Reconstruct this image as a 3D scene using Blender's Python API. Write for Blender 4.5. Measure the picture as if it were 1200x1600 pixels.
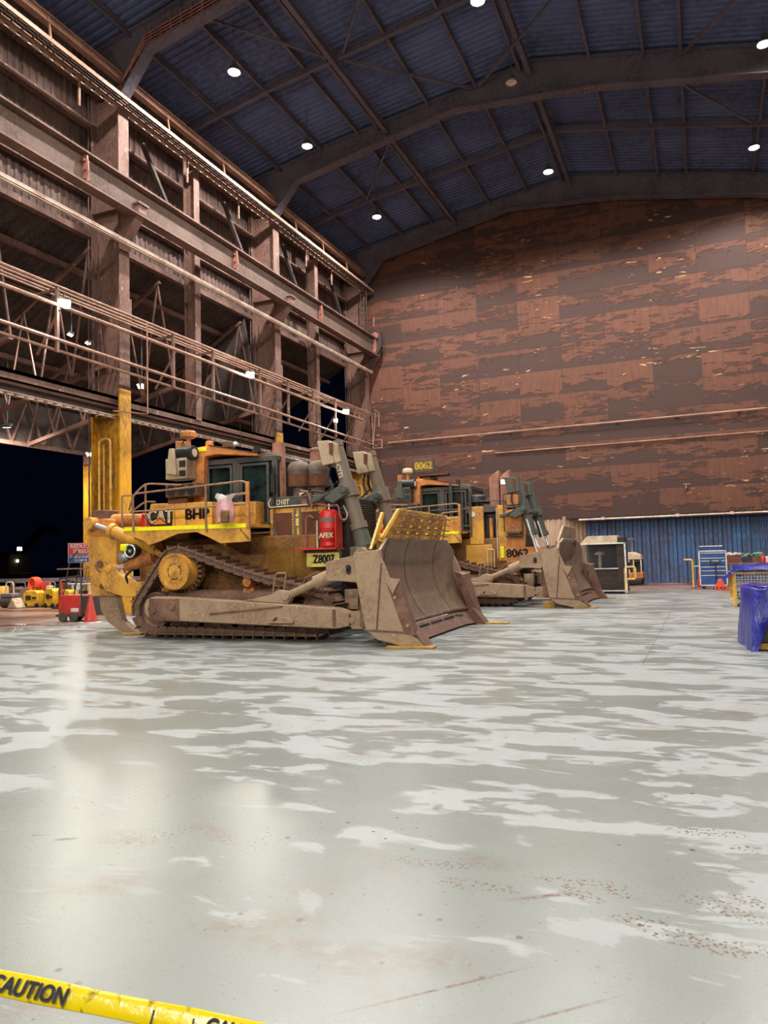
import bpy, bmesh, math, random
from mathutils import Vector, Matrix
random.seed(7)
PI = math.pi
scene = bpy.context.scene
for o in list(bpy.data.objects): bpy.data.objects.remove(o)
COL = scene.collection

# ---------------------------------------------------------------- camera, world, exposure
cam_d = bpy.data.cameras.new('camera'); cam = bpy.data.objects.new('camera', cam_d); COL.objects.link(cam)
cam_d.sensor_fit = 'VERTICAL'; cam_d.sensor_height = 36.0; cam_d.lens = 1170.0/1600.0*36.0
cam_d.clip_start = 0.05; cam_d.clip_end = 1000
cam.matrix_world = Matrix(((0.9193305277, 0.0486835472, 0.3904629215, 0.0),
                           (0.3925628871, -0.0455372949, -0.9185971557, 0.0),
                           (-0.0269399428, 0.9977756597, -0.0609751792, 1.72),
                           (0, 0, 0, 1)))
scene.camera = cam
scene.view_settings.view_transform = 'Standard'
scene.view_settings.look = 'None'
scene.view_settings.gamma = 1.0
scene.view_settings.use_curve_mapping = False
scene.view_settings.exposure = 0.12
world = bpy.data.worlds.new('night_sky'); scene.world = world; world.use_nodes = True
bg = world.node_tree.nodes['Background']; bg.inputs[0].default_value = (0.0005, 0.001, 0.0036, 1); bg.inputs[1].default_value = 1.0

HIGHBAY_POWER = 5000.0
FILL_BAY_POWER = 2200.0  # for the added high bay rows out of view
FILL_FLOOD_POWER = 3200.0  # for the added fill floodlights behind the camera
HIGHBAY_COL = (1.0, 0.965, 0.92)

# ---------------------------------------------------------------- colour and material helpers
def lin(c):
    c /= 255.0
    return c/12.92 if c <= 0.04045 else ((c+0.055)/1.055)**2.4
def rgb(r, g, b): return (lin(r), lin(g), lin(b), 1.0)

class NT:
    def __init__(s, name):
        s.m = bpy.data.materials.new(name); s.m.use_nodes = True
        s.t = s.m.node_tree; s.t.nodes.clear()
        s.out = s.t.nodes.new('ShaderNodeOutputMaterial'); s.b = s.t.nodes.new('ShaderNodeBsdfPrincipled')
        s.t.links.new(s.b.outputs[0], s.out.inputs[0])
    def n(s, typ, **kw):
        nd = s.t.nodes.new(typ)
        for k, v in kw.items(): setattr(nd, k, v)
        return nd
    def link(s, a, b): s.t.links.new(a, b)
    def setin(s, sock, v):
        if isinstance(v, bpy.types.NodeSocket): s.link(v, sock)
        else: sock.default_value = v
    def math(s, op, a, b=0.0, c=None, clamp=False):
        nd = s.n('ShaderNodeMath', operation=op, use_clamp=clamp)
        s.setin(nd.inputs[0], a); s.setin(nd.inputs[1], b)
        if c is not None: s.setin(nd.inputs[2], c)
        return nd.outputs[0]
    def mix(s, f, a, b, typ='MIX'):
        nd = s.n('ShaderNodeMix', data_type='RGBA', blend_type=typ)
        s.setin(nd.inputs[0], f); s.setin(nd.inputs[6], a); s.setin(nd.inputs[7], b)
        return nd.outputs[2]
    def coords(s, scale=(1, 1, 1), rot=(0, 0, 0)):
        tc = s.n('ShaderNodeTexCoord'); mp = s.n('ShaderNodeMapping')
        mp.inputs['Scale'].default_value = scale; mp.inputs['Rotation'].default_value = rot
        s.link(tc.outputs['Object'], mp.inputs[0]); return mp.outputs[0]
    def noise(s, vec, scale, detail=4, rough=0.55, dist=0.0):
        nd = s.n('ShaderNodeTexNoise'); s.link(vec, nd.inputs['Vector'])
        nd.inputs['Scale'].default_value = scale; nd.inputs['Detail'].default_value = detail
        nd.inputs['Roughness'].default_value = rough; nd.inputs['Distortion'].default_value = dist
        return nd.outputs[0]
    def ramp(s, f, lo, hi):
        nd = s.n('ShaderNodeMapRange'); s.setin(nd.inputs[0], f)
        nd.inputs[1].default_value = lo; nd.inputs[2].default_value = hi; nd.clamp = True
        return nd.outputs[0]
    def sep(s, vec):
        nd = s.n('ShaderNodeSeparateXYZ'); s.link(vec, nd.inputs[0]); return nd.outputs
    def comb(s, x, y, z):
        nd = s.n('ShaderNodeCombineXYZ'); s.setin(nd.inputs[0], x); s.setin(nd.inputs[1], y); s.setin(nd.inputs[2], z); return nd.outputs[0]
    def bump(s, h, strength=0.3, dist=0.02):
        nd = s.n('ShaderNodeBump'); nd.inputs['Strength'].default_value = strength; nd.inputs['Distance'].default_value = dist
        s.link(h, nd.inputs['Height']); s.link(nd.outputs[0], s.b.inputs['Normal'])
    def fin(s, col, rough, metal=0.0, spec=0.5):
        s.setin(s.b.inputs['Base Color'], col); s.setin(s.b.inputs['Roughness'], rough)
        s.b.inputs['Metallic'].default_value = metal; s.b.inputs['Specular IOR Level'].default_value = spec
        return s.m

M = {}
def mat(name, c, dirt=None, amt=0.35, scale=2.5, rough=0.6, metal=0.0, bump=0.15, streak=1.0, fleck=None):
    """painted or bare surface with patches of dirt and fine speckle"""
    k = NT(name)
    v = k.coords((1, 1, streak))
    col = rgb(*c)
    f2 = k.noise(v, scale*14, 3, 0.6)
    if dirt:
        f1 = k.noise(v, scale, 6, 0.65, 0.3)
        w = k.ramp(f1, 0.62-amt*0.5, 0.72-amt*0.3)
        w2 = k.math('MULTIPLY', w, k.ramp(f2, 0.25, 0.65))
        col = k.mix(w2, col, rgb(*dirt))
        if fleck: col = k.mix(k.ramp(k.noise(v, scale*6, 3, 0.5), 0.66, 0.70), col, rgb(*fleck))
        r = k.math('ADD', rough, k.math('MULTIPLY', w2, 0.2), clamp=True)
    else:
        r = rough
    if bump: k.bump(f2, bump, 0.01)
    M[name] = k.fin(col, r, metal)
    return M[name]
def emis(name, c, strength):
    k = NT(name); k.b.inputs['Base Color'].default_value = (0.8, 0.8, 0.8, 1)
    k.b.inputs['Emission Color'].default_value = (*c, 1); k.b.inputs['Emission Strength'].default_value = strength
    M[name] = k.m; return k.m

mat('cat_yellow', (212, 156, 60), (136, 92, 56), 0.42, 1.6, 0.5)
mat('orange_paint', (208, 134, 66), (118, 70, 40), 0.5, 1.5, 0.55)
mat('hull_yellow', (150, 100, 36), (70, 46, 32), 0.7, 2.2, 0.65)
mat('mud_metal', (158, 134, 108), (128, 100, 78), 0.5, 1.2, 0.62, 0.0, 0.25, 1.0, (170, 150, 128))
mat('blade_face', (138, 116, 98), (118, 92, 78), 0.5, 0.7, 0.42, 0.15, 0.1)
mat('blade_edge', (128, 95, 78), (80, 54, 44), 0.6, 2.0, 0.5, 0.25)
mat('track_steel', (134, 104, 86), (84, 62, 50), 0.6, 3.0, 0.6, 0.2, 0.3)
mat('undercarriage', (128, 98, 78), (76, 54, 44), 0.55, 2.0, 0.65, 0.1, 0.3)
mat('dark_steel', (46, 44, 42), (78, 60, 50), 0.45, 3.0, 0.55)
mat('cab_paint', (52, 54, 54), (90, 78, 66), 0.35, 2.0, 0.45)
mat('green_grey', (62, 70, 64), (96, 80, 66), 0.4, 2.5, 0.55)
mat('cylinder_grey', (104, 96, 84), (112, 86, 66), 0.5, 2.0, 0.55)
mat('stack_brown', (176, 122, 100), (112, 76, 62), 0.5, 2.5, 0.7)
mat('cleaner_grey', (112, 98, 88), (90, 66, 54), 0.5, 3.0, 0.7)
mat('black_rubber', (22, 22, 22), None, rough=0.5)
mat('black_paint', (26, 27, 27), (60, 48, 40), 0.3, 3, 0.45)
mat('rust_mesh', (112, 66, 38), (70, 42, 28), 0.6, 4.0, 0.8, 0, 0.5)
mat('red_paint', (190, 34, 30), (120, 30, 26), 0.3, 3, 0.35)
mat('grey_band', (96, 92, 86), (120, 60, 50), 0.3, 3, 0.5)
mat('beige_box', (168, 148, 120), (120, 98, 74), 0.35, 2, 0.5)
mat('chrome', (220, 222, 224), None, rough=0.28, metal=0.6, bump=0)
mat('rail_paint', (150, 116, 88), (110, 74, 54), 0.5, 4, 0.55)
mat('hi_vis', (238, 232, 20), (200, 190, 30), 0.2, 4, 0.45)
mat('plate_yellow', (206, 190, 90), (140, 120, 80), 0.35, 5, 0.5)
mat('cream_letter', (232, 214, 176), None, rough=0.5, bump=0)
mat('yellow_letter', (226, 196, 60), None, rough=0.5, bump=0)
mat('black_letter', (22, 20, 20), None, rough=0.5, bump=0)
mat('orange_letter', (210, 120, 40), None, rough=0.5, bump=0)
mat('white_letter', (235, 235, 232), None, rough=0.5, bump=0)
mat('timber', (176, 138, 60), (120, 84, 44), 0.45, 5, 0.8, 0, 0.3)
mat('wheel_grey', (80, 74, 68), (50, 44, 40), 0.4, 6, 0.6)
mat('column_yellow', (214, 152, 28), (116, 84, 34), 0.5, 0.9, 0.5, 0, 0.15, 0.35)
mat('steel_brown', (116, 84, 72), (82, 58, 50), 0.5, 0.7, 0.7, 0, 0.2, 0.6, (150, 112, 92))
mat('steel_dark', (60, 46, 40), (38, 30, 28), 0.5, 0.7, 0.75, 0, 0.2)
mat('girder_web', (92, 70, 58), (70, 52, 44), 0.5, 0.5, 0.75)
mat('rafter_steel', (94, 84, 92), (70, 62, 70), 0.5, 0.5, 0.75, 0, 0.1)
mat('roof_sheet', (82, 92, 128), (64, 68, 92), 0.5, 0.3, 0.7, 0, 0.1)
mat('wall_sheet', (104, 80, 70), (66, 48, 44), 0.6, 0.6, 0.7, 0, 0.2, 0.3)
mat('annex_sheet', (74, 60, 54), (44, 38, 36), 0.6, 0.8, 0.8, 0, 0.3)
mat('pipe_paint', (160, 120, 98), (112, 78, 62), 0.5, 1.2, 0.55)
mat('pipe_white', (206, 186, 168), (150, 112, 92), 0.45, 1.5, 0.5)
mat('lamp_body', (70, 68, 66), None, rough=0.5)
mat('lug_red', (142, 88, 74), (104, 66, 56), 0.4, 4, 0.6)
mat('blue_sheet', (58, 104, 152), (78, 70, 84), 0.6, 0.9, 0.55, 0, 0.2, 0.35)
mat('cream_sheet', (178, 150, 128), (140, 106, 86), 0.5, 0.9, 0.6, 0, 0.2, 0.35)
mat('cabinet_blue', (30, 74, 140), (24, 50, 96), 0.3, 4, 0.35)
mat('white_paint', (214, 212, 206), (170, 160, 146), 0.35, 4, 0.45)
mat('cream_paint', (204, 186, 158), (160, 130, 104), 0.4, 3, 0.5)
mat('rail_yellow', (222, 176, 84), (170, 118, 60), 0.35, 5, 0.45)
mat('orange_plastic', (222, 78, 44), (160, 60, 40), 0.3, 5, 0.4)
mat('cone_red', (196, 58, 50), (130, 50, 44), 0.35, 5, 0.45)
mat('bin_red', (126, 56, 40), (90, 44, 34), 0.4, 5, 0.5)
mat('bin_brown', (104, 74, 54), (70, 50, 40), 0.4, 5, 0.5)
mat('rag_cream', (196, 178, 158), (150, 120, 100), 0.5, 8, 0.9)
mat('rag_green', (110, 146, 120), (70, 90, 78), 0.5, 8, 0.9)
mat('yellow_case', (224, 180, 40), (160, 118, 40), 0.35, 4, 0.45)
mat('sign_red', (204, 44, 42), None, rough=0.45, bump=0)
mat('sign_blue', (40, 84, 158), None, rough=0.45, bump=0)
mat('tan_cloth', (150, 120, 100), (110, 80, 66), 0.5, 5, 0.8)
mat('bag_pink', (206, 158, 160), (170, 110, 108), 0.4, 8, 0.35)
mat('bag_white', (226, 222, 220), None, rough=0.3)
mat('bag_brown', (120, 84, 40), (80, 58, 34), 0.4, 8, 0.6)
mat('barrier_grey', (120, 112, 124), (80, 70, 76), 0.4, 3, 0.5)
mat('rag_silver', (170, 172, 172), (110, 108, 104), 0.4, 9, 0.35, 0.6)
k = NT('tarp_blue'); v = k.coords((1, 1, 0.5)); n1 = k.noise(v, 3, 6, 0.65, 0.6)
k.bump(n1, 0.8, 0.08); M['tarp_blue'] = k.fin(k.mix(k.ramp(n1, .3, .7), rgb(8, 14, 84), rgb(26, 38, 168)), 0.2)
k = NT('cab_glass'); v = k.coords(); M['cab_glass'] = k.fin(k.mix(k.ramp(k.noise(v, 3, 5), .35, .7), rgb(12, 20, 20), rgb(40, 54, 50)), 0.12)
k = NT('clear_glass'); k.b.inputs['Transmission Weight'].default_value = 0.9; k.b.inputs['Alpha'].default_value = 0.35
M['clear_glass'] = k.fin(rgb(170, 180, 186), 0.08)
emis('lamp_glow', (1.0, 0.97, 0.85), 400.0)
emis('flood_glow', (1.0, 0.98, 0.8), 160.0)
emis('warm_glow', (1.0, 0.85, 0.5), 20.0)

# brown panel wall
k = NT('panel_wall'); tc = k.n('ShaderNodeTexCoord'); X, Y, Z = k.sep(tc.outputs['Object'])
px = k.math('DIVIDE', k.math('ADD', X, 16.58), 2.42); pz = k.math('DIVIDE', k.math('ADD', Z, -3.6), 1.42)
ix = k.math('FLOOR', px); iz = k.math('FLOOR', pz); fx = k.math('FRACT', px); fz = k.math('FRACT', pz)
wn = k.n('ShaderNodeTexWhiteNoise', noise_dimensions='2D'); k.link(k.comb(ix, iz, 0), wn.inputs['Vector'])
rnd = wn.outputs[0]; rc = k.sep(wn.outputs[1])
v1 = k.comb(k.math('MULTIPLY', X, 0.55), 0.0, k.math('MULTIPLY', Z, 2.4)); n1 = k.noise(v1, 1.6, 7, 0.62, 0.2)
v2 = k.comb(k.math('MULTIPLY', X, 0.6), 3.0, k.math('MULTIPLY', Z, 2.6)); n2 = k.noise(v2, 1.5, 6, 0.7, 0.3)
thr = k.math('ADD', k.math('SUBTRACT', k.math('MULTIPLY', rnd, 0.95), 0.22), k.math('MULTIPLY', k.math('SUBTRACT', n1, 0.5), 1.9))
dark = k.ramp(k.math('SUBTRACT', k.math('ADD', thr, 0.14), fz), -0.02, 0.03)
dark2 = k.ramp(k.math('ADD', n2, k.math('MULTIPLY', k.math('SUBTRACT', rc[1], 0.5), 0.16)), 0.565, 0.58)
dk = k.math('MAXIMUM', dark, dark2)
light = k.mix(rc[0], rgb(106, 62, 42), rgb(88, 52, 38))
light = k.mix(k.ramp(k.noise(tc.outputs['Object'], 0.28, 3), .35, .65), light, rgb(94, 55, 36))
light = k.mix(k.ramp(k.noise(k.comb(k.math('MULTIPLY', X, 3), 0, k.math('MULTIPLY', Z, .5)), 2, 4), .35, .75), light, rgb(78, 45, 33))
darkc = k.mix(n1, rgb(52, 31, 26), rgb(66, 40, 32))
col = k.mix(dk, light, darkc)
fl = k.math('MULTIPLY', k.ramp(k.noise(v2, 2.4, 4, 0.55, 0.5), 0.655, 0.67), k.ramp(k.noise(tc.outputs['Object'], 0.3, 2), 0.53, 0.60))
col = k.mix(fl, col, rgb(196, 150, 92))
seam = k.math('MAXIMUM', k.math('LESS_THAN', fx, 0.008), k.math('LESS_THAN', fz, 0.016))
col = k.mix(k.math('MULTIPLY', seam, 0.6), col, rgb(50, 34, 30))
k.bump(k.math('SUBTRACT', k.math('SUBTRACT', 1.0, dk), seam), 0.6, 0.05)
M['panel_wall'] = k.fin(col, 0.75)

# concrete floor: washed grey, pale dried patches, red mud near the edges, boot prints and grit
k = NT('wash_floor'); tc = k.n('ShaderNodeTexCoord'); P = tc.outputs['Object']; X, Y, Z = k.sep(P)
w0 = k.noise(P, 0.35, 3)
va = k.comb(k.math('MULTIPLY', X, 0.45), k.math('MULTIPLY', Y, 1.0), 0.0)
pa = k.noise(va, 1.9, 10, 0.66, 0.5)
pb = k.noise(k.comb(k.math('MULTIPLY', X, 0.5), k.math('MULTIPLY', Y, 1.3), 5.0), 3.0, 6, 0.6, 0.4)
bias = k.math('ADD', k.math('MULTIPLY', k.math('SUBTRACT', w0, 0.5), 0.22), k.math('MULTIPLY', k.math('SUBTRACT', k.ramp(Y, 2.5, 7.0), 1.0), 0.05))
far = k.ramp(Y, 2.5, 8.0)
pm = k.math('ADD', k.math('ADD', k.math('MULTIPLY', pa, 0.75), k.math('MULTIPLY', pb, 0.25)), k.math('ADD', bias, k.math('MULTIPLY', k.math('SUBTRACT', far, 0.5), 0.03)))
dry = k.ramp(pm, 0.500, 0.520)
g0 = k.noise(P, 1.3, 5); g1 = k.noise(P, 40, 3, 0.6)
wet = k.mix(g0, rgb(106, 111, 108), rgb(124, 127, 123))
pale = k.mix(g0, rgb(130, 134, 134), rgb(146, 149, 149))
col = k.mix(dry, wet, pale)
# tan stains
st = k.ramp(k.noise(P, 0.9, 6, 0.62, 0.4), 0.56, 0.72)
col = k.mix(k.math('MULTIPLY', st, 0.4), col, rgb(104, 88, 70))
# red mud by the openings and far wall
mudf = k.math('MAXIMUM', k.ramp(k.math('ADD', Y, k.math('MULTIPLY', k.noise(va, 1.4, 5), 7.0)), 35.0, 42.5), k.ramp(k.math('SUBTRACT', k.math('MULTIPLY', X, -1.0), k.math('MULTIPLY', k.noise(va, 2.0, 6), -3.5)), 18.2, 21.0))
rb = k.ramp(k.noise(k.comb(k.math('MULTIPLY', X, .25), k.math('MULTIPLY', Y, .8), 9.0), 1.6, 6, 0.6), 0.47, 0.56)
midr = k.math('MULTIPLY', k.ramp(k.math('ADD', Y, k.math('MULTIPLY', X, 1.0)), 16.0, 30.0), 0.45)
col = k.mix(k.math('MULTIPLY', rb, midr), col, rgb(140, 108, 98))
col = k.mix(mudf, col, k.mix(rb, rgb(78, 50, 40), rgb(142, 112, 102)))
# grit speckles
vo = k.n('ShaderNodeTexVoronoi'); vo.inputs['Scale'].default_value = 6.0; k.link(P, vo.inputs['Vector'])
gr = k.math('MULTIPLY', k.math('LESS_THAN', vo.outputs['Distance'], 0.10), k.ramp(k.noise(P, 0.8, 3), 0.46, 0.56))
col = k.mix(k.math('MULTIPLY', gr, 0.85), col, rgb(70, 52, 40))
# boot-print clusters: small cleats inside elongated spots
vp = k.n('ShaderNodeTexVoronoi'); vp.inputs['Scale'].default_value = 2.1
k.link(k.comb(k.math('MULTIPLY', X, 0.9), k.math('MULTIPLY', Y, 1.7), 0.0), vp.inputs['Vector'])
pr = k.ramp(vp.outputs['Distance'], 0.24, 0.17)
cl = k.n('ShaderNodeTexVoronoi'); cl.inputs['Scale'].default_value = 42.0; k.link(P, cl.inputs['Vector'])
cleat0 = k.math('MULTIPLY', k.math('LESS_THAN', cl.outputs['Distance'], 0.36), pr)
psel = k.ramp(k.sep(vp.outputs['Color'])[0], 0.66, 0.70)
area = k.math('MULTIPLY', k.ramp(X, -2.2, -0.8), k.ramp(Y, 8.5, 5.5))

def blobs(lst, soft=0.25):
    acc = None
    for cx, cy, rx, ry, rot in lst:
        mp = k.n('ShaderNodeMapping', vector_type='TEXTURE')
        mp.inputs['Location'].default_value = (cx, cy, 0); mp.inputs['Rotation'].default_value = (0, 0, rot); mp.inputs['Scale'].default_value = (rx, ry, 1)
        k.link(P, mp.inputs[0]); ln = k.n('ShaderNodeVectorMath', operation='LENGTH'); k.link(mp.outputs[0], ln.inputs[0])
        q = k.ramp(ln.outputs['Value'], 1.0+soft, 1.0-soft)
        acc = q if acc is None else k.math('MAXIMUM', acc, q)
    return acc
PRINTS = [(-0.748, 4.066, 0.15, 0.06, 0.07), (-0.588, 4.09, 0.15, 0.06, 0.07), (-0.664, 3.946, 0.15, 0.06, -0.47), (-0.504, 4.049, 0.15, 0.06, -0.45), (-1.266, 3.858, 0.15, 0.06, 0.0), (-1.099, 3.877, 0.15, 0.06, -0.06), (-0.07, 4.068, 0.15, 0.06, -0.1), (0.069, 3.979, 0.15, 0.06, -0.32), (-0.344, 3.757, 0.15, 0.06, -0.14), (-0.244, 3.698, 0.15, 0.06, -0.14), (-0.175, 3.645, 0.15, 0.06, -0.15), (-0.046, 3.634, 0.15, 0.06, -0.4), (0.13, 3.653, 0.15, 0.06, -0.24), (0.217, 4.824, 0.15, 0.06, -0.26), (-1.565, 4.052, 0.15, 0.06, -0.07), (-1.398, 4.064, 0.15, 0.06, 0.1), (-0.156, 5.033, 0.15, 0.06, 0.07), (0.006, 5.065, 0.15, 0.06, -0.17), (0.145, 4.138, 0.15, 0.06, -0.23)]
STAINS = [(-2.076, 3.086, 0.18, 0.07, 0.37), (-1.933, 3.197, 0.18, 0.1, 0.43), (-1.461, 3.021, 0.18, 0.1, 0.39), (-1.832, 3.0, 0.25, 0.07, 0.06), (-1.247, 4.182, 0.12, 0.07, -0.48), (-2.985, 4.058, 0.18, 0.07, -0.36), (-3.091, 3.18, 0.25, 0.1, 0.5), (-2.843, 7.204, 0.25, 0.07, 0.5), (-2.872, 6.036, 0.18, 0.1, 0.23), (-1.141, 3.111, 0.18, 0.1, -0.14), (-2.497, 2.263, 0.18, 0.07, 0.45), (-3.423, 3.793, 0.18, 0.1, 0.15)]
GRIT = [(-3.33, 3.802, 0.22, 0.12, 0.2), (-2.714, 3.98, 0.22, 0.12, 0.2), (-2.889, 5.815, 0.22, 0.12, 0.2), (-2.788, 6.41, 0.22, 0.12, 0.2), (-2.829, 5.349, 0.22, 0.12, 0.2), (-3.183, 3.99, 0.22, 0.12, 0.2)]
BLACK = [(-3.797, 3.653, 0.07, 0.02, 0.5), (-4.024, 3.645, 0.06, 0.006, 0.4)]
SMEAR = [(-0.81, 3.871, 0.16, 0.018, 0.55)]
CRACK = [(-1.047, 2.918, 0.32, 0.008, 0.75), (-0.572, 2.937, 0.2, 0.008, 0.75)]
fine = k.noise(P, 30, 4, 0.7)
col = k.mix(k.math('MULTIPLY', blobs(STAINS, .8), k.math('MULTIPLY', k.ramp(k.noise(P, 12, 5, .7), .35, .65), .6)), col, rgb(98, 72, 50))
cleat = k.ramp(cl.outputs['Distance'], 0.42, 0.34)
col = k.mix(k.math('MULTIPLY', k.math('MULTIPLY', cleat, blobs(PRINTS, .2)), k.ramp(fine, .3, .55)), col, rgb(86, 56, 34))
vg = k.n('ShaderNodeTexVoronoi'); vg.inputs['Scale'].default_value = 34.0; k.link(P, vg.inputs['Vector'])
col = k.mix(k.math('MULTIPLY', k.math('LESS_THAN', vg.outputs['Distance'], 0.24), k.math('MULTIPLY', blobs(GRIT, .7), k.ramp(fine, .42, .5))), col, rgb(48, 36, 26))
col = k.mix(k.math('MULTIPLY', blobs(BLACK, .3), k.ramp(fine, .35, .45)), col, rgb(22, 22, 24))
col = k.mix(k.math('MULTIPLY', k.math('MAXIMUM', blobs(SMEAR, .6), blobs(CRACK, .6)), k.ramp(fine, .3, .6)), col, rgb(84, 54, 34))
# expansion joints
jx = k.math('MULTIPLY', k.math('LESS_THAN', k.math('ABSOLUTE', k.math('SUBTRACT', k.math('FRACT', k.math('DIVIDE', k.math('ADD', X, 0.95+100*3.05), 3.05)), 0.0)), 0.006), k.ramp(Y, 12.0, 12.2))
jy = k.math('MULTIPLY', k.math('LESS_THAN', k.math('FRACT', k.math('DIVIDE', k.math('ADD', Y, -19.0+160.), 8.0)), 0.003), k.ramp(Y, 12.0, 12.2))
jn = k.math('MAXIMUM', jx, jy)
col = k.mix(k.math('MULTIPLY', jn, 0.7), col, rgb(84, 72, 66))
rw = k.math('ADD', k.math('MULTIPLY', g1, 0.10), 0.24)
rd = k.math('ADD', k.math('MULTIPLY', g1, 0.12), 0.42)
rr = k.math('ADD', k.math('MULTIPLY', rd, dry), k.math('MULTIPLY', rw, k.math('SUBTRACT', 1.0, dry)))
rr = k.math('ADD', rr, k.math('MULTIPLY', mudf, k.math('MULTIPLY', k.math('SUBTRACT', rb, 0.5), 0.3)), clamp=True)
k.bump(k.math('ADD', k.noise(P, 85, 3, .75), k.math('MULTIPLY', k.noise(P, 14, 4), 1.5)), 0.14, 0.005)
M['wash_floor'] = k.fin(col, rr, 0, 0.30)
k = NT('yard_ground'); v = k.coords((0.4, 1, 1)); n = k.noise(v, 0.7, 6)
M['yard_ground'] = k.fin(k.mix(k.ramp(n, .45, .55), rgb(92, 60, 46), rgb(140, 104, 88)), 0.35)
k = NT('caution_yellow'); v = k.coords(); n = k.noise(v, 25, 5, 0.6, 1.0)
k.bump(n, 0.4, 0.004); M['caution_yellow'] = k.fin(k.mix(k.ramp(n, .60, .68), rgb(204, 182, 8), rgb(130, 104, 16)), 0.2)

# ---------------------------------------------------------------- mesh builder
def rotm(ax, a): return Matrix.Rotation(a, 3, ax)
def frame(d, up=(0, 0, 1)):
    d = Vector(d).normalized(); u = Vector(up)
    if abs(d.dot(u)) > 0.98: u = Vector((1, 0, 0))
    s = d.cross(u).normalized(); u = s.cross(d).normalized()
    return d, s, u
class MB:
    def __init__(s): s.v = []; s.f = []
    def add(s, vs, fs):
        b = len(s.v); s.v += [tuple(p) for p in vs]; s.f += [tuple(i+b for i in f) for f in fs]; return s
    def box(s, x0, x1, y0, y1, z0, z1):
        return s.add([(x0, y0, z0), (x1, y0, z0), (x1, y1, z0), (x0, y1, z0), (x0, y0, z1), (x1, y0, z1), (x1, y1, z1), (x0, y1, z1)],
                     [(0, 3, 2, 1), (4, 5, 6, 7), (0, 1, 5, 4), (1, 2, 6, 5), (2, 3, 7, 6), (3, 0, 4, 7)])
    def prism(s, pts, lo, hi, axis='y'):
        n = len(pts)
        def P(a, b, c): return {'y': (a, c, b), 'x': (c, a, b), 'z': (a, b, c)}[axis]
        return s.add([P(a, b, lo) for a, b in pts]+[P(a, b, hi) for a, b in pts],
                     [tuple(range(n)), tuple(range(2*n-1, n-1, -1))]+[(i, i+n, (i+1) % n+n, (i+1) % n) for i in range(n)])
    def beam(s, p0, p1, w, h, up=(0, 0, 1)):
        p0 = Vector(p0); p1 = Vector(p1); d, r, u = frame(p1-p0, up); vs = []
        for p in (p0, p1):
            for a, b in ((-1, -1), (1, -1), (1, 1), (-1, 1)): vs.append(p+r*a*w/2+u*b*h/2)
        return s.add(vs, [(0, 3, 2, 1), (4, 5, 6, 7), (0, 1, 5, 4), (1, 2, 6, 5), (2, 3, 7, 6), (3, 0, 4, 7)])
    def ibeam(s, p0, p1, w, h, t=0.03, up=(0, 0, 1)):
        p0 = Vector(p0); p1 = Vector(p1); d, r, u = frame(p1-p0, up)
        s.beam(p0, p1, t, h-2*t, up); s.beam(p0+u*(h/2-t/2), p1+u*(h/2-t/2), w, t, up); return s.beam(p0-u*(h/2-t/2), p1-u*(h/2-t/2), w, t, up)
    def cyl(s, p0, p1, r0, r1=None, n=16):
        if r1 is None: r1 = r0
        p0 = Vector(p0); p1 = Vector(p1); d, r, u = frame(p1-p0); vs = []
        for p, rr in ((p0, r0), (p1, r1)):
            for i in range(n):
                a = 2*PI*i/n; vs.append(p+(r*math.cos(a)+u*math.sin(a))*rr)
        return s.add(vs, [tuple(range(n)), tuple(range(2*n-1, n-1, -1))]+[(i, i+n, (i+1) % n+n, (i+1) % n) for i in range(n)])
    def lathe(s, base, axis, prof, n=20):
        base = Vector(base); d, r, u = frame(axis); vs = []
        for rad, h in prof:
            for i in range(n):
                a = 2*PI*i/n; vs.append(base+d*h+(r*math.cos(a)+u*math.sin(a))*max(rad, 1e-4))
        fs = []
        for j in range(len(prof)-1):
            for i in range(n): fs.append((j*n+i, j*n+(i+1) % n, (j+1)*n+(i+1) % n, (j+1)*n+i))
        fs.append(tuple(range(n-1, -1, -1))); fs.append(tuple(range((len(prof)-1)*n, len(prof)*n)))
        return s.add(vs, fs)
    def tube(s, pts, r, n=8, closed=False):
        pts = [Vector(p) for p in pts]; m = len(pts); vs = []; prev = None
        for i, p in enumerate(pts):
            a = pts[i-1] if (i > 0 or closed) else p; b = pts[(i+1) % m] if (i < m-1 or closed) else p
            d = (b-a).normalized()
            if prev is None:
                _, sx, u = frame(d)
            else:
                u = prev-d*prev.dot(d)
                u = u.normalized() if u.length > 1e-5 else frame(d)[2]
                sx = d.cross(u)
            prev = u
            for j in range(n):
                t = 2*PI*j/n; vs.append(p+(sx*math.cos(t)+u*math.sin(t))*r)
        fs = []
        for i in range(m if closed else m-1):
            for j in range(n):
                q = (i+1) % m; fs.append((i*n+j, i*n+(j+1) % n, q*n+(j+1) % n, q*n+j))
        if not closed: fs.append(tuple(range(n-1, -1, -1))); fs.append(tuple(range((m-1)*n, m*n)))
        return s.add(vs, fs)
    def sphere(s, c, r, sc=(1, 1, 1), n=12, m=8):
        c = Vector(c); vs = []; fs = []
        for j in range(m+1):
            t = PI*j/m
            for i in range(n):
                a = 2*PI*i/n; vs.append(c+Vector((math.sin(t)*math.cos(a)*sc[0], math.sin(t)*math.sin(a)*sc[1], math.cos(t)*sc[2]))*r)
        for j in range(m):
            for i in range(n): fs.append((j*n+i, j*n+(i+1) % n, (j+1)*n+(i+1) % n, (j+1)*n+i))
        return s.add(vs, fs)
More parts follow.
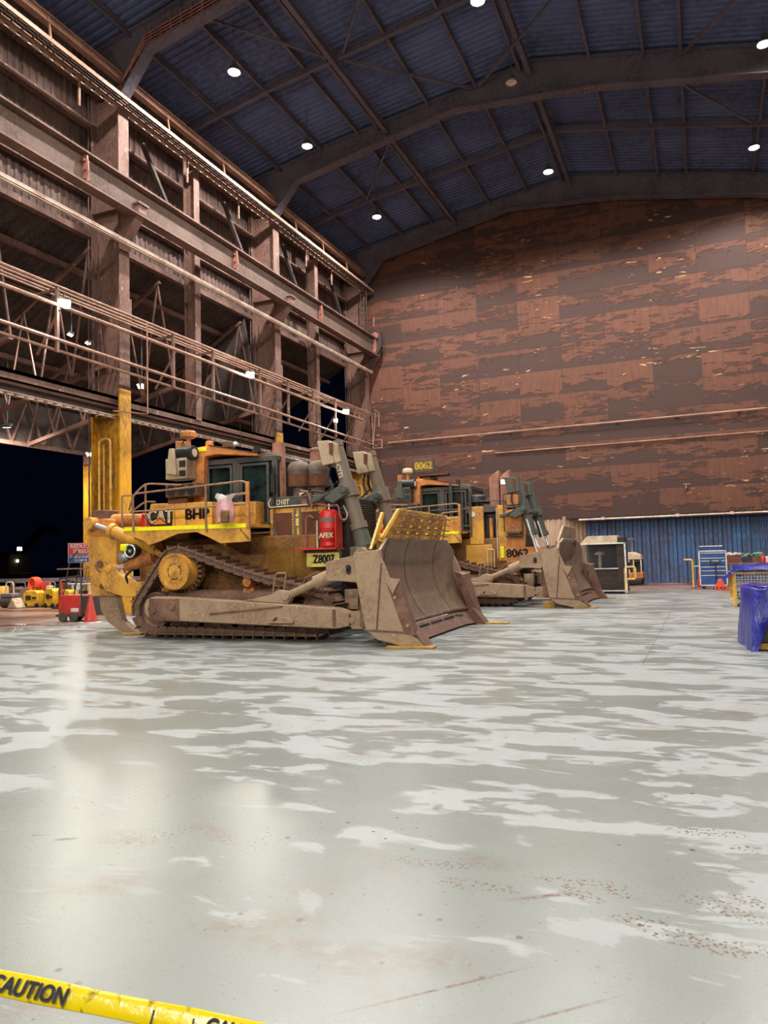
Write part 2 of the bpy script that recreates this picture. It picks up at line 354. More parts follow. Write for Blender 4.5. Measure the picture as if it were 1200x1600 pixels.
    def grid(s, rows, thick=None):
        m = len(rows); n = len(rows[0]); vs = [p for r in rows for p in r]
        s.add(vs, [(i*n+j, i*n+j+1, (i+1)*n+j+1, (i+1)*n+j) for i in range(m-1) for j in range(n-1)])
        if thick:
            t = Vector(thick); b = len(s.v)-m*n
            vs2 = [Vector(p)+t for p in vs]; s.add(vs2, [(i*n+j, (i+1)*n+j, (i+1)*n+j+1, i*n+j+1) for i in range(m-1) for j in range(n-1)])
            o = m*n
            edge = [i for i in range(n)]+[i*n+n-1 for i in range(1, m)]+[(m-1)*n+j for j in range(n-2, -1, -1)]+[i*n for i in range(m-2, 0, -1)]
            for a in range(len(edge)):
                p, q = edge[a], edge[(a+1) % len(edge)]; s.f.append((b+p, b+q, b+q+o, b+p+o))
        return s
    def build(s, name, m, parent=None, bevel=0.0, smooth=True, **props):
        me = bpy.data.meshes.new(name); me.from_pydata([tuple(p) for p in s.v], [], s.f)
        bm = bmesh.new(); bm.from_mesh(me); bmesh.ops.recalc_face_normals(bm, faces=bm.faces); bm.to_mesh(me); bm.free()
        me.materials.append(M[m] if isinstance(m, str) else m)
        if smooth:
            me.shade_smooth(); me.set_sharp_from_angle(angle=math.radians(38))
        o = bpy.data.objects.new(name, me); COL.objects.link(o)
        if parent: o.parent = parent
        if bevel:
            b = o.modifiers.new('bevel', 'BEVEL'); b.width = bevel; b.segments = 2; b.limit_method = 'ANGLE'; b.angle_limit = math.radians(40)
        for kk, vv in props.items(): o[kk] = vv
        return o
def fillet(pts, r=0.1, k=4):
    """round the corners of a polyline for bent tubes"""
    pts = [Vector(p) for p in pts]; out = [pts[0]]
    for i in range(1, len(pts)-1):
        a, b, c = pts[i-1], pts[i], pts[i+1]; ra = min(r, (a-b).length*.45, (c-b).length*.45)
        p = b+(a-b).normalized()*ra; q = b+(c-b).normalized()*ra
        for j in range(k+1):
            t = j/k; out.append(p*(1-t)**2+b*2*t*(1-t)+q*t*t)
    out.append(pts[-1]); return out
def tag(o, label, cat, group=None, kind=None):
    o['label'] = label; o['category'] = cat
    if group: o['group'] = group
    if kind: o['kind'] = kind
    return o
def struct(o, label=None):
    o['kind'] = 'structure'
    if label: o['label'] = label; o['category'] = 'structure'
    return o
def empty(name, loc, rz=0.0, label=None, cat=None, group=None):
    o = bpy.data.objects.new(name, None); COL.objects.link(o); o.location = loc; o.rotation_euler = (0, 0, rz); o.empty_display_size = 0.3
    if label: tag(o, label, cat, group)
    return o
def copy_tree(o, parent=None):
    kids = [c for c in bpy.data.objects if c.parent == o]
    c = o.copy(); COL.objects.link(c)
    if parent: c.parent = parent
    for ch in kids: copy_tree(ch, c)
    return c
def lettering(txt, size, origin, xdir, ydir, m, parent=None, name='lettering', ext=0.006, bold=0.0, align='CENTER', sx=1.0, shear=0.0):
    cu = bpy.data.curves.new('txt', 'FONT'); cu.body = txt; cu.size = size; cu.extrude = ext; cu.offset = bold; cu.shear = shear
    cu.offset = 0.0; cu.align_x = align; cu.align_y = 'CENTER'
    t = bpy.data.objects.new('txt', cu); COL.objects.link(t); bpy.context.view_layer.update()
    me = bpy.data.meshes.new_from_object(t.evaluated_get(bpy.context.evaluated_depsgraph_get()))
    bpy.data.objects.remove(t)
    if bold:
        bm = bmesh.new()
        for dx, dy in ((-1, 0), (1, 0), (0, 1), (0, -1)):
            m2 = me.copy(); m2.transform(Matrix.Translation((dx*bold*1.4, dy*bold, 0))); bm.from_mesh(m2); bpy.data.meshes.remove(m2)
        bm.to_mesh(me); bm.free()
    x = Vector(xdir).normalized(); y = Vector(ydir); y = (y-x*y.dot(x)).normalized(); z = x.cross(y)
    mt = Matrix((( x.x*sx, y.x, z.x, origin[0]), (x.y*sx, y.y, z.y, origin[1]), (x.z*sx, y.z, z.z, origin[2]), (0, 0, 0, 1)))
    me.transform(mt); me.materials.clear(); me.materials.append(M[m])
    o = bpy.data.objects.new(name, me); COL.objects.link(o)
    if parent: o.parent = parent
    return o
# ================================================================= THE SHED
XW, XO, XR, YB = -18.7, -20.0, 7.0, 42.5      # inner / outer face of the left frames, right wall, back wall
BAY = [-0.5, 10.1, 20.7, 31.3, 41.9]
MID = [4.8, 15.4, 26.0, 36.6]
def roofz(x):
    pts = [(-20.6, 20.75), (-16.0, 21.65), (-5.8, 23.0), (0.0, 21.75), (7.2, 20.05)]
    for (a, za), (b, zb) in zip(pts, pts[1:]):
        if x <= b: return za+(zb-za)*(x-a)/(b-a)
    return pts[-1][1]
def wave(o, d, length, up, h, out, pitch, amp):
    """trapezoid-profile sheet: rows bottom/top, columns along d"""
    o = Vector(o); d = Vector(d).normalized(); up = Vector(up); out = Vector(out); n = int(length/pitch); c = []
    for i in range(n):
        for t, a in ((0, 0), (0.3, 0), (0.42, 1), (0.78, 1), (0.9, 0)): c.append(((i+t)*pitch, a*amp))
    lo = [o+d*a+out*b for a, b in c]; hi = [p+up*h for p in lo]
    return lo, hi
struct(MB().box(-19.6, 9, -8, 47, -0.3, 0).build('floor', 'wash_floor', smooth=False), 'grey washed concrete floor with pale dried patches and muddy boot prints')
struct(MB().box(-160, -19.6, -20, 160, -0.32, -0.005).build('yard_ground', 'yard_ground', smooth=False), 'wet reddish brown yard ground outside the shed')
# back wall of panels hanging above the blue lower wall
pts = [(-20.4, 3.62), (XR, 3.62), (XR, roofz(XR)), (0, roofz(0)), (-5.8, roofz(-5.8)), (-16, roofz(-16)), (-20.4, roofz(-20.4))]
struct(MB().prism(pts, YB, YB+0.15, 'y').build('wall_back', 'panel_wall', smooth=False), 'tall wall of rust brown panels with torn dark patches')
lo, hi = wave((-6.2, 43.5, 0), (1, 0, 0), 9.9, (0, 0, 1), 4.2, (0, -1, 0), 0.45, 0.13)
lo2, hi2 = wave((2.3, 43.5, 0), (1, 0, 0), 7.2, (0, 0, 1), 4.2, (0, -1, 0), 0.22, 0.05)
m = MB(); m.grid([lo[:95], hi[:95]]); m.grid([lo2, hi2]); struct(m.build('wall_lower', 'blue_sheet', smooth=False), 'blue corrugated steel wall below the brown panels')
lo, hi = wave((-13.0, 42.55, 0), (1, 0, 0), 6.0, (0, 0, 1), 3.62, (0, -1, 0), 0.3, 0.05)
lo2, hi2 = wave((-7.2, 42.4, 0), (1.1, 1.1, 0), 1.65, (0, 0, 1), 3.75, (0.7, -0.7, 0), 0.27, 0.05)
m = MB(); m.grid([lo, hi]); m.grid([lo2, hi2]); struct(m.build('wall_return', 'cream_sheet', smooth=False), 'pale corrugated return wall beside the blue wall')
m = MB(); m.box(-20, -13, 42.5, 42.65, 0, 3.62); struct(m.build('wall_corner', 'annex_sheet', smooth=False))
lo, hi = wave((-6.9, 42.66, 4.05), (1, 0, 0), 13.9, (0, 1, 0), 0.9, (0, 0, -1), 0.45, 0.09)
struct(MB().grid([lo, hi]).build('ceiling_recess', 'wall_sheet', smooth=False))
m = MB().tube([(-6.3, 42.35, 3.52), (6.9, 42.35, 3.52)], 0.055, 10)
for x in (-5.0, -1.2, 1.4, 4.6): m.box(x-0.09, x+0.09, 42.28, 42.48, 3.47, 3.62)
tag(m.build('conduit_pipe', 'pipe_white'), 'white horizontal pipe along the bottom edge of the brown panel wall', 'pipe')
m = MB().tube([(-17.6, 42.3, 8.78), (3.3, 42.3, 8.78)], 0.055, 8)
for x in range(-16, 4, 3): m.box(x-.04, x+.04, 42.3, 42.5, 8.72, 8.84)
tag(m.build('wall_rail', 'pipe_paint'), 'long brown pipe running across the middle of the panel wall', 'pipe')
tag(MB().tube([(-10.9, 42.4, 7.62), (6.9, 42.4, 7.62)], 0.04, 8).build('conduit_pipe', 'pipe_paint'), 'thin brown pipe just below the long pipe on the panel wall', 'pipe')
tag(MB().tube([(-4.0+3.3, 42.3, 4.9), (-4.0+3.3, 42.3, 5.15)], 0.03).tube([(-.85, 42.3, 5.15), (-.5, 42.3, 5.15)], .03).box(-.75, -.65, 42.3, 42.5, 4.95, 5.05).build('wall_bracket', 'pipe_paint'), 'small T-shaped bracket low on the brown panel wall', 'bracket')
# right wall (just outside the view) and roof
struct(MB().box(XR, XR+0.12, -8, 46, 0, 20.1).build('wall_right', 'wall_sheet', smooth=False))
rows = []
xs = [-20.6, -16, -5.8, 0, 7.1]
ys = []
for i in range(int(52/0.32)):
    for t, a in ((0, 0), (.3, 0), (.42, 1), (.78, 1), (.9, 0)): ys.append((-8+(i+t)*.32, a*.06))
for x in xs: rows.append([(x, y, roofz(x)+0.02+a) for y, a in ys])
struct(MB().grid(rows).build('ceiling', 'roof_sheet', smooth=False), 'dark blue-grey ribbed metal roof sheeting')

# ---- portal frames: column + haunch + rafter
def column(y, label, zy=7.4, full=True):
    c = empty('steel_column', (XW, y, 0), 0, label, 'column', 'main steel columns along the open side')
    w = 0.52
    m = MB(); m.box(-0.045, 0, -w/2, w/2, zy, 18.95); m.box(-1.3, -1.255, -w/2, w/2, zy, 20.2); m.box(-1.27, -0.03, -0.02, 0.02, zy, 18.95)
    for z in (14.5, 18.9): m.box(-1.27, -.03, -w/2, w/2, z, z+.03)
    m.build('shaft', 'steel_brown', c, smooth=False)
    m = MB(); m.box(-0.06, 0.02, -w/2-.02, w/2+.02, 0, zy+.55); m.box(-1.34, -1.25, -w/2, w/2, 0, zy-.35); m.box(-1.27, -0.03, -0.03, 0.03, 0, zy-.35)
    m.box(-1.25, -0.06, -w/2, w/2, zy-.42, zy-.35)
    m.build('painted_base', 'column_yellow', c, smooth=False, bevel=.008)
    m = MB(); m.box(-1.1, -.15, -w/2-.5, -w/2-.1, 0, 6.3)
    m = MB(); m.tube(fillet([(-1.0, -.22, 0), (-1.0, -.22, 6.2), (-.45, -.25, 6.2), (-.45, -.25, 0)], .2), .045, 8); m.tube([(-.8, -.2, 0), (-.8, -.2, 6.0)], .03)
    m.build('drain_pipe', 'rail_yellow', c)
    m = MB(); m.tube([(-1.35, -.33, 2.5), (-1.35, -.33, 19)], .03, 6); m.tube([(-1.1, -.36, 7), (-1.1, -.36, 13)], .04, 6); m.tube([(-.9, -.33, 6.5), (-.9, -.33, 13.3)], .025, 6)
    m.build('cable_riser', 'wall_sheet', c)
    m = MB(); m.prism([(0, 13.2), (0, 14.55), (.85, 14.55), (.85, 14.2)], -.2, .2, 'y'); m.box(0, .92, -.27, .27, 14.5, 14.58)
    m.build('crane_bracket', 'steel_brown', c, smooth=False)
    m = MB(); m.box(.0, .06, -.3, .3, 10.5, 11.3); m.build('splice_plate', 'steel_brown', c, smooth=False)
    m = MB(); m.beam((-.02, .1, 13.35), (.35, .1, 13.35), .1, .12); m.build('rail_bracket', 'steel_brown', c, smooth=False)
    return c
for y, lb in zip(BAY[1:], ('tall steel column nearest the camera, outside the left edge', 'tall steel column with yellow base rising behind the rear of the nearest bulldozer',
                       'tall steel column with yellow base rising behind the cab of the nearest bulldozer', 'tall steel column in the corner beside the brown panel wall')):
    column(y, lb)
def rafter(y, label, cables=False):
    r = empty('roof_rafter', (0, y, 0), 0, label, 'rafter', 'deep steel roof rafters')
    bot = [(-18.7, 18.7), (-17.45, 20.2), (-12.8, 21.05), (-9.4, 21.65), (-3.4, 21.05), (3.1, 19.75), (XR, 18.7)]
    top = [(-20.0, 20.75), (-16.2, 21.45), (-5.8, 22.85), (0, 21.6), (XR, 19.95)]
    pts = bot+top[::-1]+[(-20.0, 19.4)]
    MB().prism([( -20.0, 18.9)]+bot+top[::-1], -.02, .02, 'y').build('web', 'rafter_steel', r, smooth=False)
    m = MB()
    for a, b in zip(bot, bot[1:]): m.beam((a[0], 0, a[1]), (b[0], 0, b[1]), .46, .05)
    m.build('bottom_flange', 'rafter_steel', r, smooth=False)
    m = MB()
    for a, b in zip(top, top[1:]): m.beam((a[0], 0, a[1]), (b[0], 0, b[1]), .42, .05)
    m.build('top_flange', 'rafter_steel', r, smooth=False)
    m = MB()
    for x, z in ((-9.4, 21.65), (-3.4, 21.05)):
        for sx in (-.25, -.1, .1, .25):
            for sy in (-.15, .15): m.cyl((x+sx, sy, z-.07), (x+sx, sy, z-.02), .035, n=6)
    m.build('splice_bolts', 'pipe_paint', r, smooth=False)
    if cables:
        m = MB()
        for q, off in enumerate((.1, .22, .34, .46)):
            m.tube([(-18.9+.1*q, -.12, 18.9+off), (-17.6, -.12, 20.25+off), (-12.8, -.12, 21.05+off*1.1), (-5, -.1, 21.3+off)], .028, 6)
        for i in range(14):
            x = -18.7+i*.45; z = 20.3+(x+17.5)*.18 if x > -17.5 else 18.9+(x+18.7)*1.1
            m.beam((x, -.1, z+.05), (x, -.1, z+.65), .05, .05)
        m.build('cable_bundle', 'lug_red', r)
    return r
for y, lb in zip(BAY[1:], ('roof rafter nearest the camera overhead', 'roof rafter with red cables bundled along its haunch at the top left', 'cranked roof rafter crossing the middle of the ceiling', 'roof rafter against the top of the brown panel wall')):
    rafter(y, lb, y == 20.7)
for y in MID[1:]:
    m = MB()
    p = [(-20.2, roofz(-20.2)-.3), (-16, roofz(-16)-.3), (-5.8, roofz(-5.8)-.3), (0, roofz(0)-.3), (XR, roofz(XR)-.3)]
    for a, b in zip(p, p[1:]): m.ibeam((a[0], y, a[1]), (b[0], y, b[1]), .16, .26, .02)
    tag(m.build('roof_strut', 'rafter_steel', smooth=False), {15.4: 'slim roof strut nearest the camera overhead', 26.0: 'slim roof strut crossing between the two rafters in view', 36.6: 'slim roof strut between the cranked rafter and the panel wall'}[y], 'roof strut')
# purlins (run toward the panel wall)
PX = [-18.3, -16.0, -14.0, -10.5, -8.3, -3.4, -1.3, 0.1, 3.2, 5.4]
for i, x in enumerate(PX):
    z = roofz(x)-.18
    tag(MB().ibeam((x, -4, z), (x, YB, z), .12, .24, .02).build('roof_purlin', 'rafter_steel', smooth=False),
        '%s slim dark roof purlin counting from the open side' % ('first second third fourth fifth sixth seventh eighth ninth tenth'.split()[i]), 'purlin', 'slim roof purlins')
for x, lb in ((-12.6, 'wide double roof beam over the left third of the ceiling'), (-5.9, 'wide double roof beam under the ridge')):
    z = roofz(x)-.6
    m = MB(); m.ibeam((x, -4, z), (x, YB, z), .2, .34, .03); m.ibeam((x-.42, -4, z+.25), (x-.42, YB, z+.25), .12, .2, .02)
    tag(m.build('tie_beam', 'rafter_steel', smooth=False), lb, 'roof beam')
for i, (a, b) in enumerate((((-15.9, 21), (-12.8, 25.8)), ((-12.4, 26.2), (-8.4, 31)), ((-8.3, 21), (-12.2, 25.8)), ((-12.4, 31.6), (-16, 36.4)), ((-3.4, 26.2), (-8.1, 31)), ((-5.6, 21.2), (-1.4, 26)), ((0.2, 31.0), (3.0, 26.3)), ((-1.2, 31.6), (2.9, 36.4)))):
    tag(MB().beam((a[0], a[1], roofz(a[0])-.38), (b[0], b[1], roofz(b[0])-.38), .09, .09).build('roof_brace', 'rafter_steel', smooth=False),
        ('first','second','third','fourth','fifth','sixth','seventh','eighth')[i]+' thin diagonal roof brace counting from the top left corner', 'roof brace', 'thin diagonal braces between the purlins')

# ---- open side wall: cladding, girts, posts, crane girder, rails
lo, hi = wave((-20.35, -4, 13.7), (0, 1, 0), 46.5, (0, 0, 1), 6.95, (1, 0, 0), .3, .05)
struct(MB().grid([lo, hi]).build('wall_left', 'wall_sheet', smooth=False), 'dusty brown corrugated cladding high on the open side')
for i, (z, x, w) in enumerate(((13.75, -20.1, .22), (15.3, -20.1, .2), (16.6, -20.1, .2), (17.9, -20.1, .2), (19.3, -20.1, .2))):
    struct(MB().beam((x, -4, z), (x, YB, z), .25, w).build('trim_%d' % (i+1), 'steel_brown', smooth=False))
struct(MB().ibeam((-18.62, -4, 19.32), (-18.62, YB, 19.32), .26, .3, .03).build('trim_6', 'pipe_paint', smooth=False), 'long eave beam at the top of the open side')
for y, lb in zip(MID[1:], ('slim wall post nearest the camera on the open side', 'slim wall post between the two tall columns', 'slim wall post between the far column and the corner')):
    c = empty('wall_post', (-18.95, y-.7, 0), 0, lb, 'post', 'slim posts between the main columns')
    m = MB(); m.box(-.03, 0, -.18, .18, 7.6, 18.3); m.box(-.55, -.52, -.18, .18, 7.6, 20); m.box(-.53, -.02, -.015, .015, 7.6, 18.3); m.build('shaft', 'steel_brown', c, smooth=False)
    m = MB(); m.beam((-.3, 0, 10.0), (-1.2, 1.6, 8.6), .08, .08); m.build('knee_brace', 'pipe_paint', c, smooth=False)
for i, y in enumerate((22.6, 33.2)):
    for j, (ya, yb, zb_) in enumerate(((0, 3.2, 14.2), (5.4, 8, 15))):
        tag(MB().beam((-19.5, y+ya, 18.2), (-19.5, y+yb, zb_), .14, .14).build('wall_brace', 'steel_dark', smooth=False), ('first', 'second', 'third', 'fourth')[i*2+j]+' dark diagonal wall brace from the left on the open side', 'brace')
g = empty('crane_girder', (-18.05, 0, 15.1), 0, 'long brown crane runway girder on brackets along the open side', 'girder')
XG = -18.05
zt = 1.72+(15.62-1.72)*(-XG)/18.7; zb = 1.72+(14.6-1.72)*(-XG)/18.7
m = MB(); m.box(-.02, .02, -4, 41.9, zb-15.1, zt-15.1); m.build('web', 'girder_web', g, smooth=False)
m = MB(); m.box(-.24, .24, -4, 41.9, zt-15.1, zt-15.04); m.box(-.05, .05, -4, 41.9, zt-15.04, zt-14.95); m.box(-.22, .22, -4, 41.9, zb-15.16, zb-15.1); m.build('flanges', 'steel_brown', g, smooth=False)
for y in (18.1, 26.6, 34.4, 41.4):
    m = MB(); m.prism([(-.02, zb-15.1), (.2, zb-15.05), (.26, zb-14.7), (.2, zt-15.15), (-.02, zt-15.1)], y-.03, y+.03, 'y')
    for q in range(3):
        m.cyl((.12, y-.1, zb-14.95+q*.3), (.12, y+.14, zb-14.95+q*.3), .05, n=8)
    m.build('bolted_splice', 'lug_red', g, smooth=False)
m = MB(); m.prism([(-18.4, 13.3), (-17.55, 14.6), (-17.55, 15.5), (-17.75, 15.9), (-18.4, 15.3)], 41.55, 41.75, 'y')
tag(m.build('buffer_stop', 'steel_dark', smooth=False), 'dark crane buffer stop at the corner end of the girder', 'buffer')
m = MB(); m.tube([(-18.0, 41.5, 15.9), (-17.95, 41.5, 16.5)], .05); m.cyl((-17.9, 41.4, 15.3), (-17.9, 41.7, 15.3), .22); tag(m.build('crane_buffer', 'lug_red'), 'reddish rubber crane buffer above the dark stop', 'buffer')
# white conductor rail
XQ = -18.3; zq = 1.72+(13.42-1.72)*(-XQ)/18.7
m = MB(); m.beam((XQ, 2, zq), (XQ, 41.8, zq), .08, .12); m.beam((XQ-.05, 2, zq-.1), (XQ-.05, 41.8, zq-.1), .12, .03)
tag(m.build('conductor_rail', 'pipe_white', smooth=False), 'long pale conductor rail below the crane girder', 'rail')
# high cable ladder
XT = -18.2; zt2 = 1.72+(18.8-1.72)*(-XT)/18.7
c = empty('cable_ladder', (XT, 0, zt2), 0, 'long rusty cable ladder hung under the eave of the open side', 'cable ladder')
m = MB(); m.beam((0, 2, 0), (0, 42.1, 0), .04, .14); m.beam((-.5, 2, 0), (-.5, 42.1, 0), .04, .14); m.build('side_rails', 'pipe_paint', c, smooth=False)
rung = MB().beam((0, 0, -.02), (-.5, 0, -.02), .05, .03).build('rung', 'steel_brown', c, smooth=False); rung.location = (0, 2.2, 0)
for i in range(1, 98):
    o = rung.copy(); COL.objects.link(o); o.location = (0, 2.2+i*.4, 0)
m = MB()
for q in (-.12, -.25, -.38): m.tube([(q, 2, .05), (q+.03, 12, .06), (q-.02, 22, .05), (q+.02, 32, .06), (q, 42, .05)], .035, 6)
m.build('cables', 'steel_dark', c)
m = MB(); m.beam((-.74, 2, 0), (-.74, 41.9, 0), .03, .03)
for i in range(90): m.beam((-.66, 2.3+i*.44, -.04), (-.66, 2.55+i*.44, -.04), .09, .05)
m.build('slotted_tray', 'pipe_white', c, smooth=False)
for y in (14, 17.2, 23, 26.7, 33, 36, 39):
    MB().beam((-.25, y, 0), (-.4, y, 1.1), .06, .06).build('hanger', 'pipe_paint', c, smooth=False)
    if y < 39: MB().beam((-.6, y+1.5, 0), (-.6, y+1.5, -1.0), .06, .06).build('dropper', 'pipe_paint', c, smooth=False)
# ladder in the corner
m = MB()
for s in (-.2, .2): m.tube([(-18.5+s, 41.2, 14.8), (-18.5+s, 41.2, 18.1)], .03)
for i in range(10): m.tube([(-18.7, 41.2, 15+i*.32), (-18.3, 41.2, 15+i*.32)], .018, 6)
tag(m.build('corner_ladder', 'steel_dark'), 'short dark access ladder high in the corner', 'ladder')
# corner catwalk end frames
m = MB()
for p in (((-18.3, 41.6, 8.4), (-17.7, 41.6, 8.4)), ((-17.7, 41.6, 8.4), (-17.7, 41.6, 8.9)), ((-17.7, 41.6, 8.9), (-18.6, 41.6, 8.9)), ((-18.3, 41.6, 8.4), (-18.3, 41.6, 10.4)), ((-17.9, 41.2, 10.5), (-18.1, 41.2, 8.6)), ((-17.6, 41.0, 10.5), (-17.6, 41.0, 9.6))): m.tube(p, .03, 6)
tag(m.build('pipe_end_frame', 'pipe_paint'), 'small tube frame where the pipes end in the corner', 'pipe frame')
# lower pipes at about ten metres
pz = [('upper', -18.0, 10.38, .05), ('second', -18.2, 10.36, .04), ('third', -18.45, 10.36, .04), ('fourth', -18.65, 10.36, .035)]
for nm, x, z, r in pz:
    tag(MB().tube([(x, 2, z), (x, 41.5, z)], r, 8).build('service_pipe', 'pipe_paint'), {'upper': 'thickest and outermost pipe of the upper pipe bundle on the open side', 'second': 'second pipe from the hall in the upper pipe bundle', 'third': 'third pipe from the hall in the upper pipe bundle', 'fourth': 'thinnest and rearmost pipe of the upper pipe bundle'}[nm], 'pipe', 'upper pipe bundle')
tag(MB().tube([(-18, 2, 9.78), (-18, 39.5, 9.78)], .07, 8).build('service_pipe', 'pipe_paint'), 'thick pipe carrying floodlights below the upper pipe bundle', 'pipe')
tag(MB().tube([(-18, 2, 8.78), (-18, 30, 8.62), (-18, 41.4, 8.5)], .06, 8).build('service_pipe', 'pipe_paint'), 'pipe on brackets below the floodlight pipe', 'pipe')
tag(MB().tube([(-18.1, 2, 8.5), (-18.1, 30, 8.3), (-18.1, 41.4, 8.2)], .05, 8).build('service_pipe', 'pipe_paint'), 'lowest pipe of the open side, above the dark door beam', 'pipe')
for i, y in enumerate((12, 14.6, 17, 22.5, 25, 28.5, 31, 33.5, 36, 38.5)):
    m = MB(); m.beam((-18.9, y, 10.25), (-17.95, y, 10.28), .08, .08); m.beam((-18.9, y+.05, 8.35), (-17.95, y+.05, 9.66), .06, .06); m.box(-18.06, -17.96, y-.05, y+.05, 8.3, 10.28)
    tag(m.build('pipe_bracket', 'steel_brown', smooth=False), '%s steel bracket along the pipes, counted from the left' % ('first second third fourth fifth sixth seventh eighth ninth tenth'.split()[i]), 'bracket', 'steel brackets holding the pipes')
# thin hanging loop frame in front of the first column
m = MB().tube([(-17.95, 21.0, 10.36), (-17.95, 21.0, 7.05), (-18.6, 20.0, 7.05)], .025, 6)
tag(m.build('hanging_frame', 'pipe_paint'), 'thin rectangular tube frame hanging beside the first yellow column', 'tube frame')
# big door beam at seven metres
d = empty('door_beam', (-19.3, 0, 7.3), 0, 'long dark door-head beam with a striped underside across the openings', 'beam')
m = MB(); m.box(-.04, .04, -2, 41.9, -.28, .42); m.build('web', 'steel_dark', d, smooth=False)
m = MB(); m.box(-.25, .3, -2, 41.9, .3, .42); m.box(.25, .3, -2, 41.9, .12, .42); m.box(-.1, .18, -2, 41.9, .0, .08); m.build('top_flange', 'steel_brown', d, smooth=False)
m = MB()
for i in range(100): m.prism([(.08, 4+i*.375), (.26, 4.1+i*.375), (.26, 4.32+i*.375), (.08, 4.22+i*.375)], -.36, -.29, 'z')
m.box(.0, .3, 4, 41.5, -.29, -.27); m.build('striped_track', 'pipe_white', d, smooth=False)
m = MB()
for i in range(40): m.beam((-.05, 5+i*.95, -.28), (.0, 5.6+i*.95, .28), .02, .03)
m.build('lacing', 'steel_brown', d, smooth=False)

# ---- annex canopy beyond the open side
rows = []
lo, hi = [], []
for i in range(100):
    for t, a in ((0, 0), (.3, 0), (.42, 1), (.78, 1), (.9, 0)): lo.append((-20.1, 2+(i+t)*.4, 13.85+a*.05)); hi.append((-27.8, 2+(i+t)*.4, 9.5+a*.05))
struct(MB().grid([lo, hi]).build('ceiling_annex', 'annex_sheet', smooth=False), 'dark sagging roof sheeting of the lean-to beyond the open side')
for i, x in enumerate((-21.4, -22.9, -24.4, -25.9)):
    z = 13.85-(x+20.1)/-7.7*4.35-.2
    tag(MB().beam((x, 2, z), (x, 42, z), .14, .2).build('annex_purlin', 'steel_brown', smooth=False), ('lean-to purlin nearest the hall', 'second lean-to purlin from the hall', 'third lean-to purlin from the hall', 'outermost purlin of the lean-to roof')[i], 'purlin', 'lean-to roof purlins')
for q, y in enumerate((9.5, 16.5, 20.5, 24.3, 30.2)):
    t = MB(); z0, z1 = 7.15, 8.85
    t.beam((-27.5, y, z0), (-19.4, y, z1), .16, .16)
    t.beam((-27.5, y, 9.2), (-20.1, y, 13.3), .12, .12)
    n = 5
    for i in range(n):
        xa = -27.5+i*8.1/n; xb = xa+8.1/n/2; xc = xa+8.1/n
        f0 = lambda x: z0+(x+27.5)/8.1*(z1-z0); f1 = lambda x: 9.2+(x+27.5)/7.4*4.1
        t.beam((xa, y, f0(xa)), (xb, y, min(13.2, f1(xb))), .06, .06); t.beam((xb, y, min(13.2, f1(xb))), (xc, y, f0(xc)), .06, .06)
    tag(t.build('annex_truss', 'steel_brown', smooth=False), ('lean-to roof truss nearest the camera', 'second lean-to roof truss from the camera', 'lean-to roof truss in line with the first yellow column', 'lean-to roof truss by the far thin yellow column', 'lean-to roof truss at the end bulkhead')[q], 'roof truss', 'lean-to roof trusses')
struct(MB().box(-27.75, -27.68, 2, 30.4, 7.1, 9.5).build('wall_fascia', 'annex_sheet', smooth=False), 'dark sheeting along the outer edge of the lean-to')
struct(MB().prism([(-27.6, 7.2), (-19.3, 8.9), (-20.1, 13.7), (-27.7, 9.5)], 30.4, 30.5, 'y').build('wall_annex', 'annex_sheet', smooth=False), 'dark end bulkhead of the lean-to')
m = MB(); m.beam((-27.45, 2, 7.15), (-27.45, 30.3, 7.15), .14, .18); m.beam((-27.5, 2, 9.3), (-27.5, 30.3, 9.3), .14, .2)
for i in range(16):
    y = 3+i*1.7
    m.beam((-27.45, y, 7.2), (-27.45, y+.85, 9.2), .08, .08); m.beam((-27.45, y+.85, 9.2), (-27.45, y+1.7, 7.2), .08, .08)
tag(m.build('edge_truss', 'steel_brown', smooth=False), 'long lattice edge truss along the outer side of the lean-to', 'truss')
c = empty('annex_column', (-27.3, 27.7, 0), 0, 'thin yellow column far outside holding the edge of the lean-to', 'column')
MB().ibeam((0, 0, 0), (0, 0, 6.6), .34, .36, .03, (1, 0, 0)).build('painted_shaft', 'column_yellow', c, smooth=False)
MB().box(-.15, .2, -.2, .2, 6.6, 7.05).build('top_plate', 'steel_brown', c, smooth=False)

# ---- lamps
def highbay(x, y, z, label, lit=True):
    e = empty('high_bay_lamp', (x, y, z), 0, label, 'lamp', 'round high bay lamps under the roof')
    m = MB(); m.lathe((0, 0, 0), (0, 0, 1), [(.26, 0), (.27, .04), (.20, .16), (.09, .22), (.08, .42), (.02, .46)], 18); m.tube([(0, 0, .44), (0, 0, (roofz(x)-z-.78) if abs(x+6) < .1 else (roofz(x)-z-.02))], .02, 6)
    m.build('lamp_housing', 'lamp_body', e)
    MB().lathe((0, 0, -.012), (0, 0, 1), [(.2, 0), (.21, .01)], 18).build('lens', 'lamp_glow' if lit else 'cream_paint', e)
    if lit:
        l = bpy.data.lights.new('lamp_light', 'SPOT'); l.energy = HIGHBAY_POWER if y > 18 else FILL_BAY_POWER; l.color = HIGHBAY_COL; l.spot_size = math.radians(168); l.spot_blend = .35; l.shadow_soft_size = .22
        o = bpy.data.objects.new('lamp_light', l); COL.objects.link(o); o.parent = e; o.location = (0, 0, -.06)
    return e
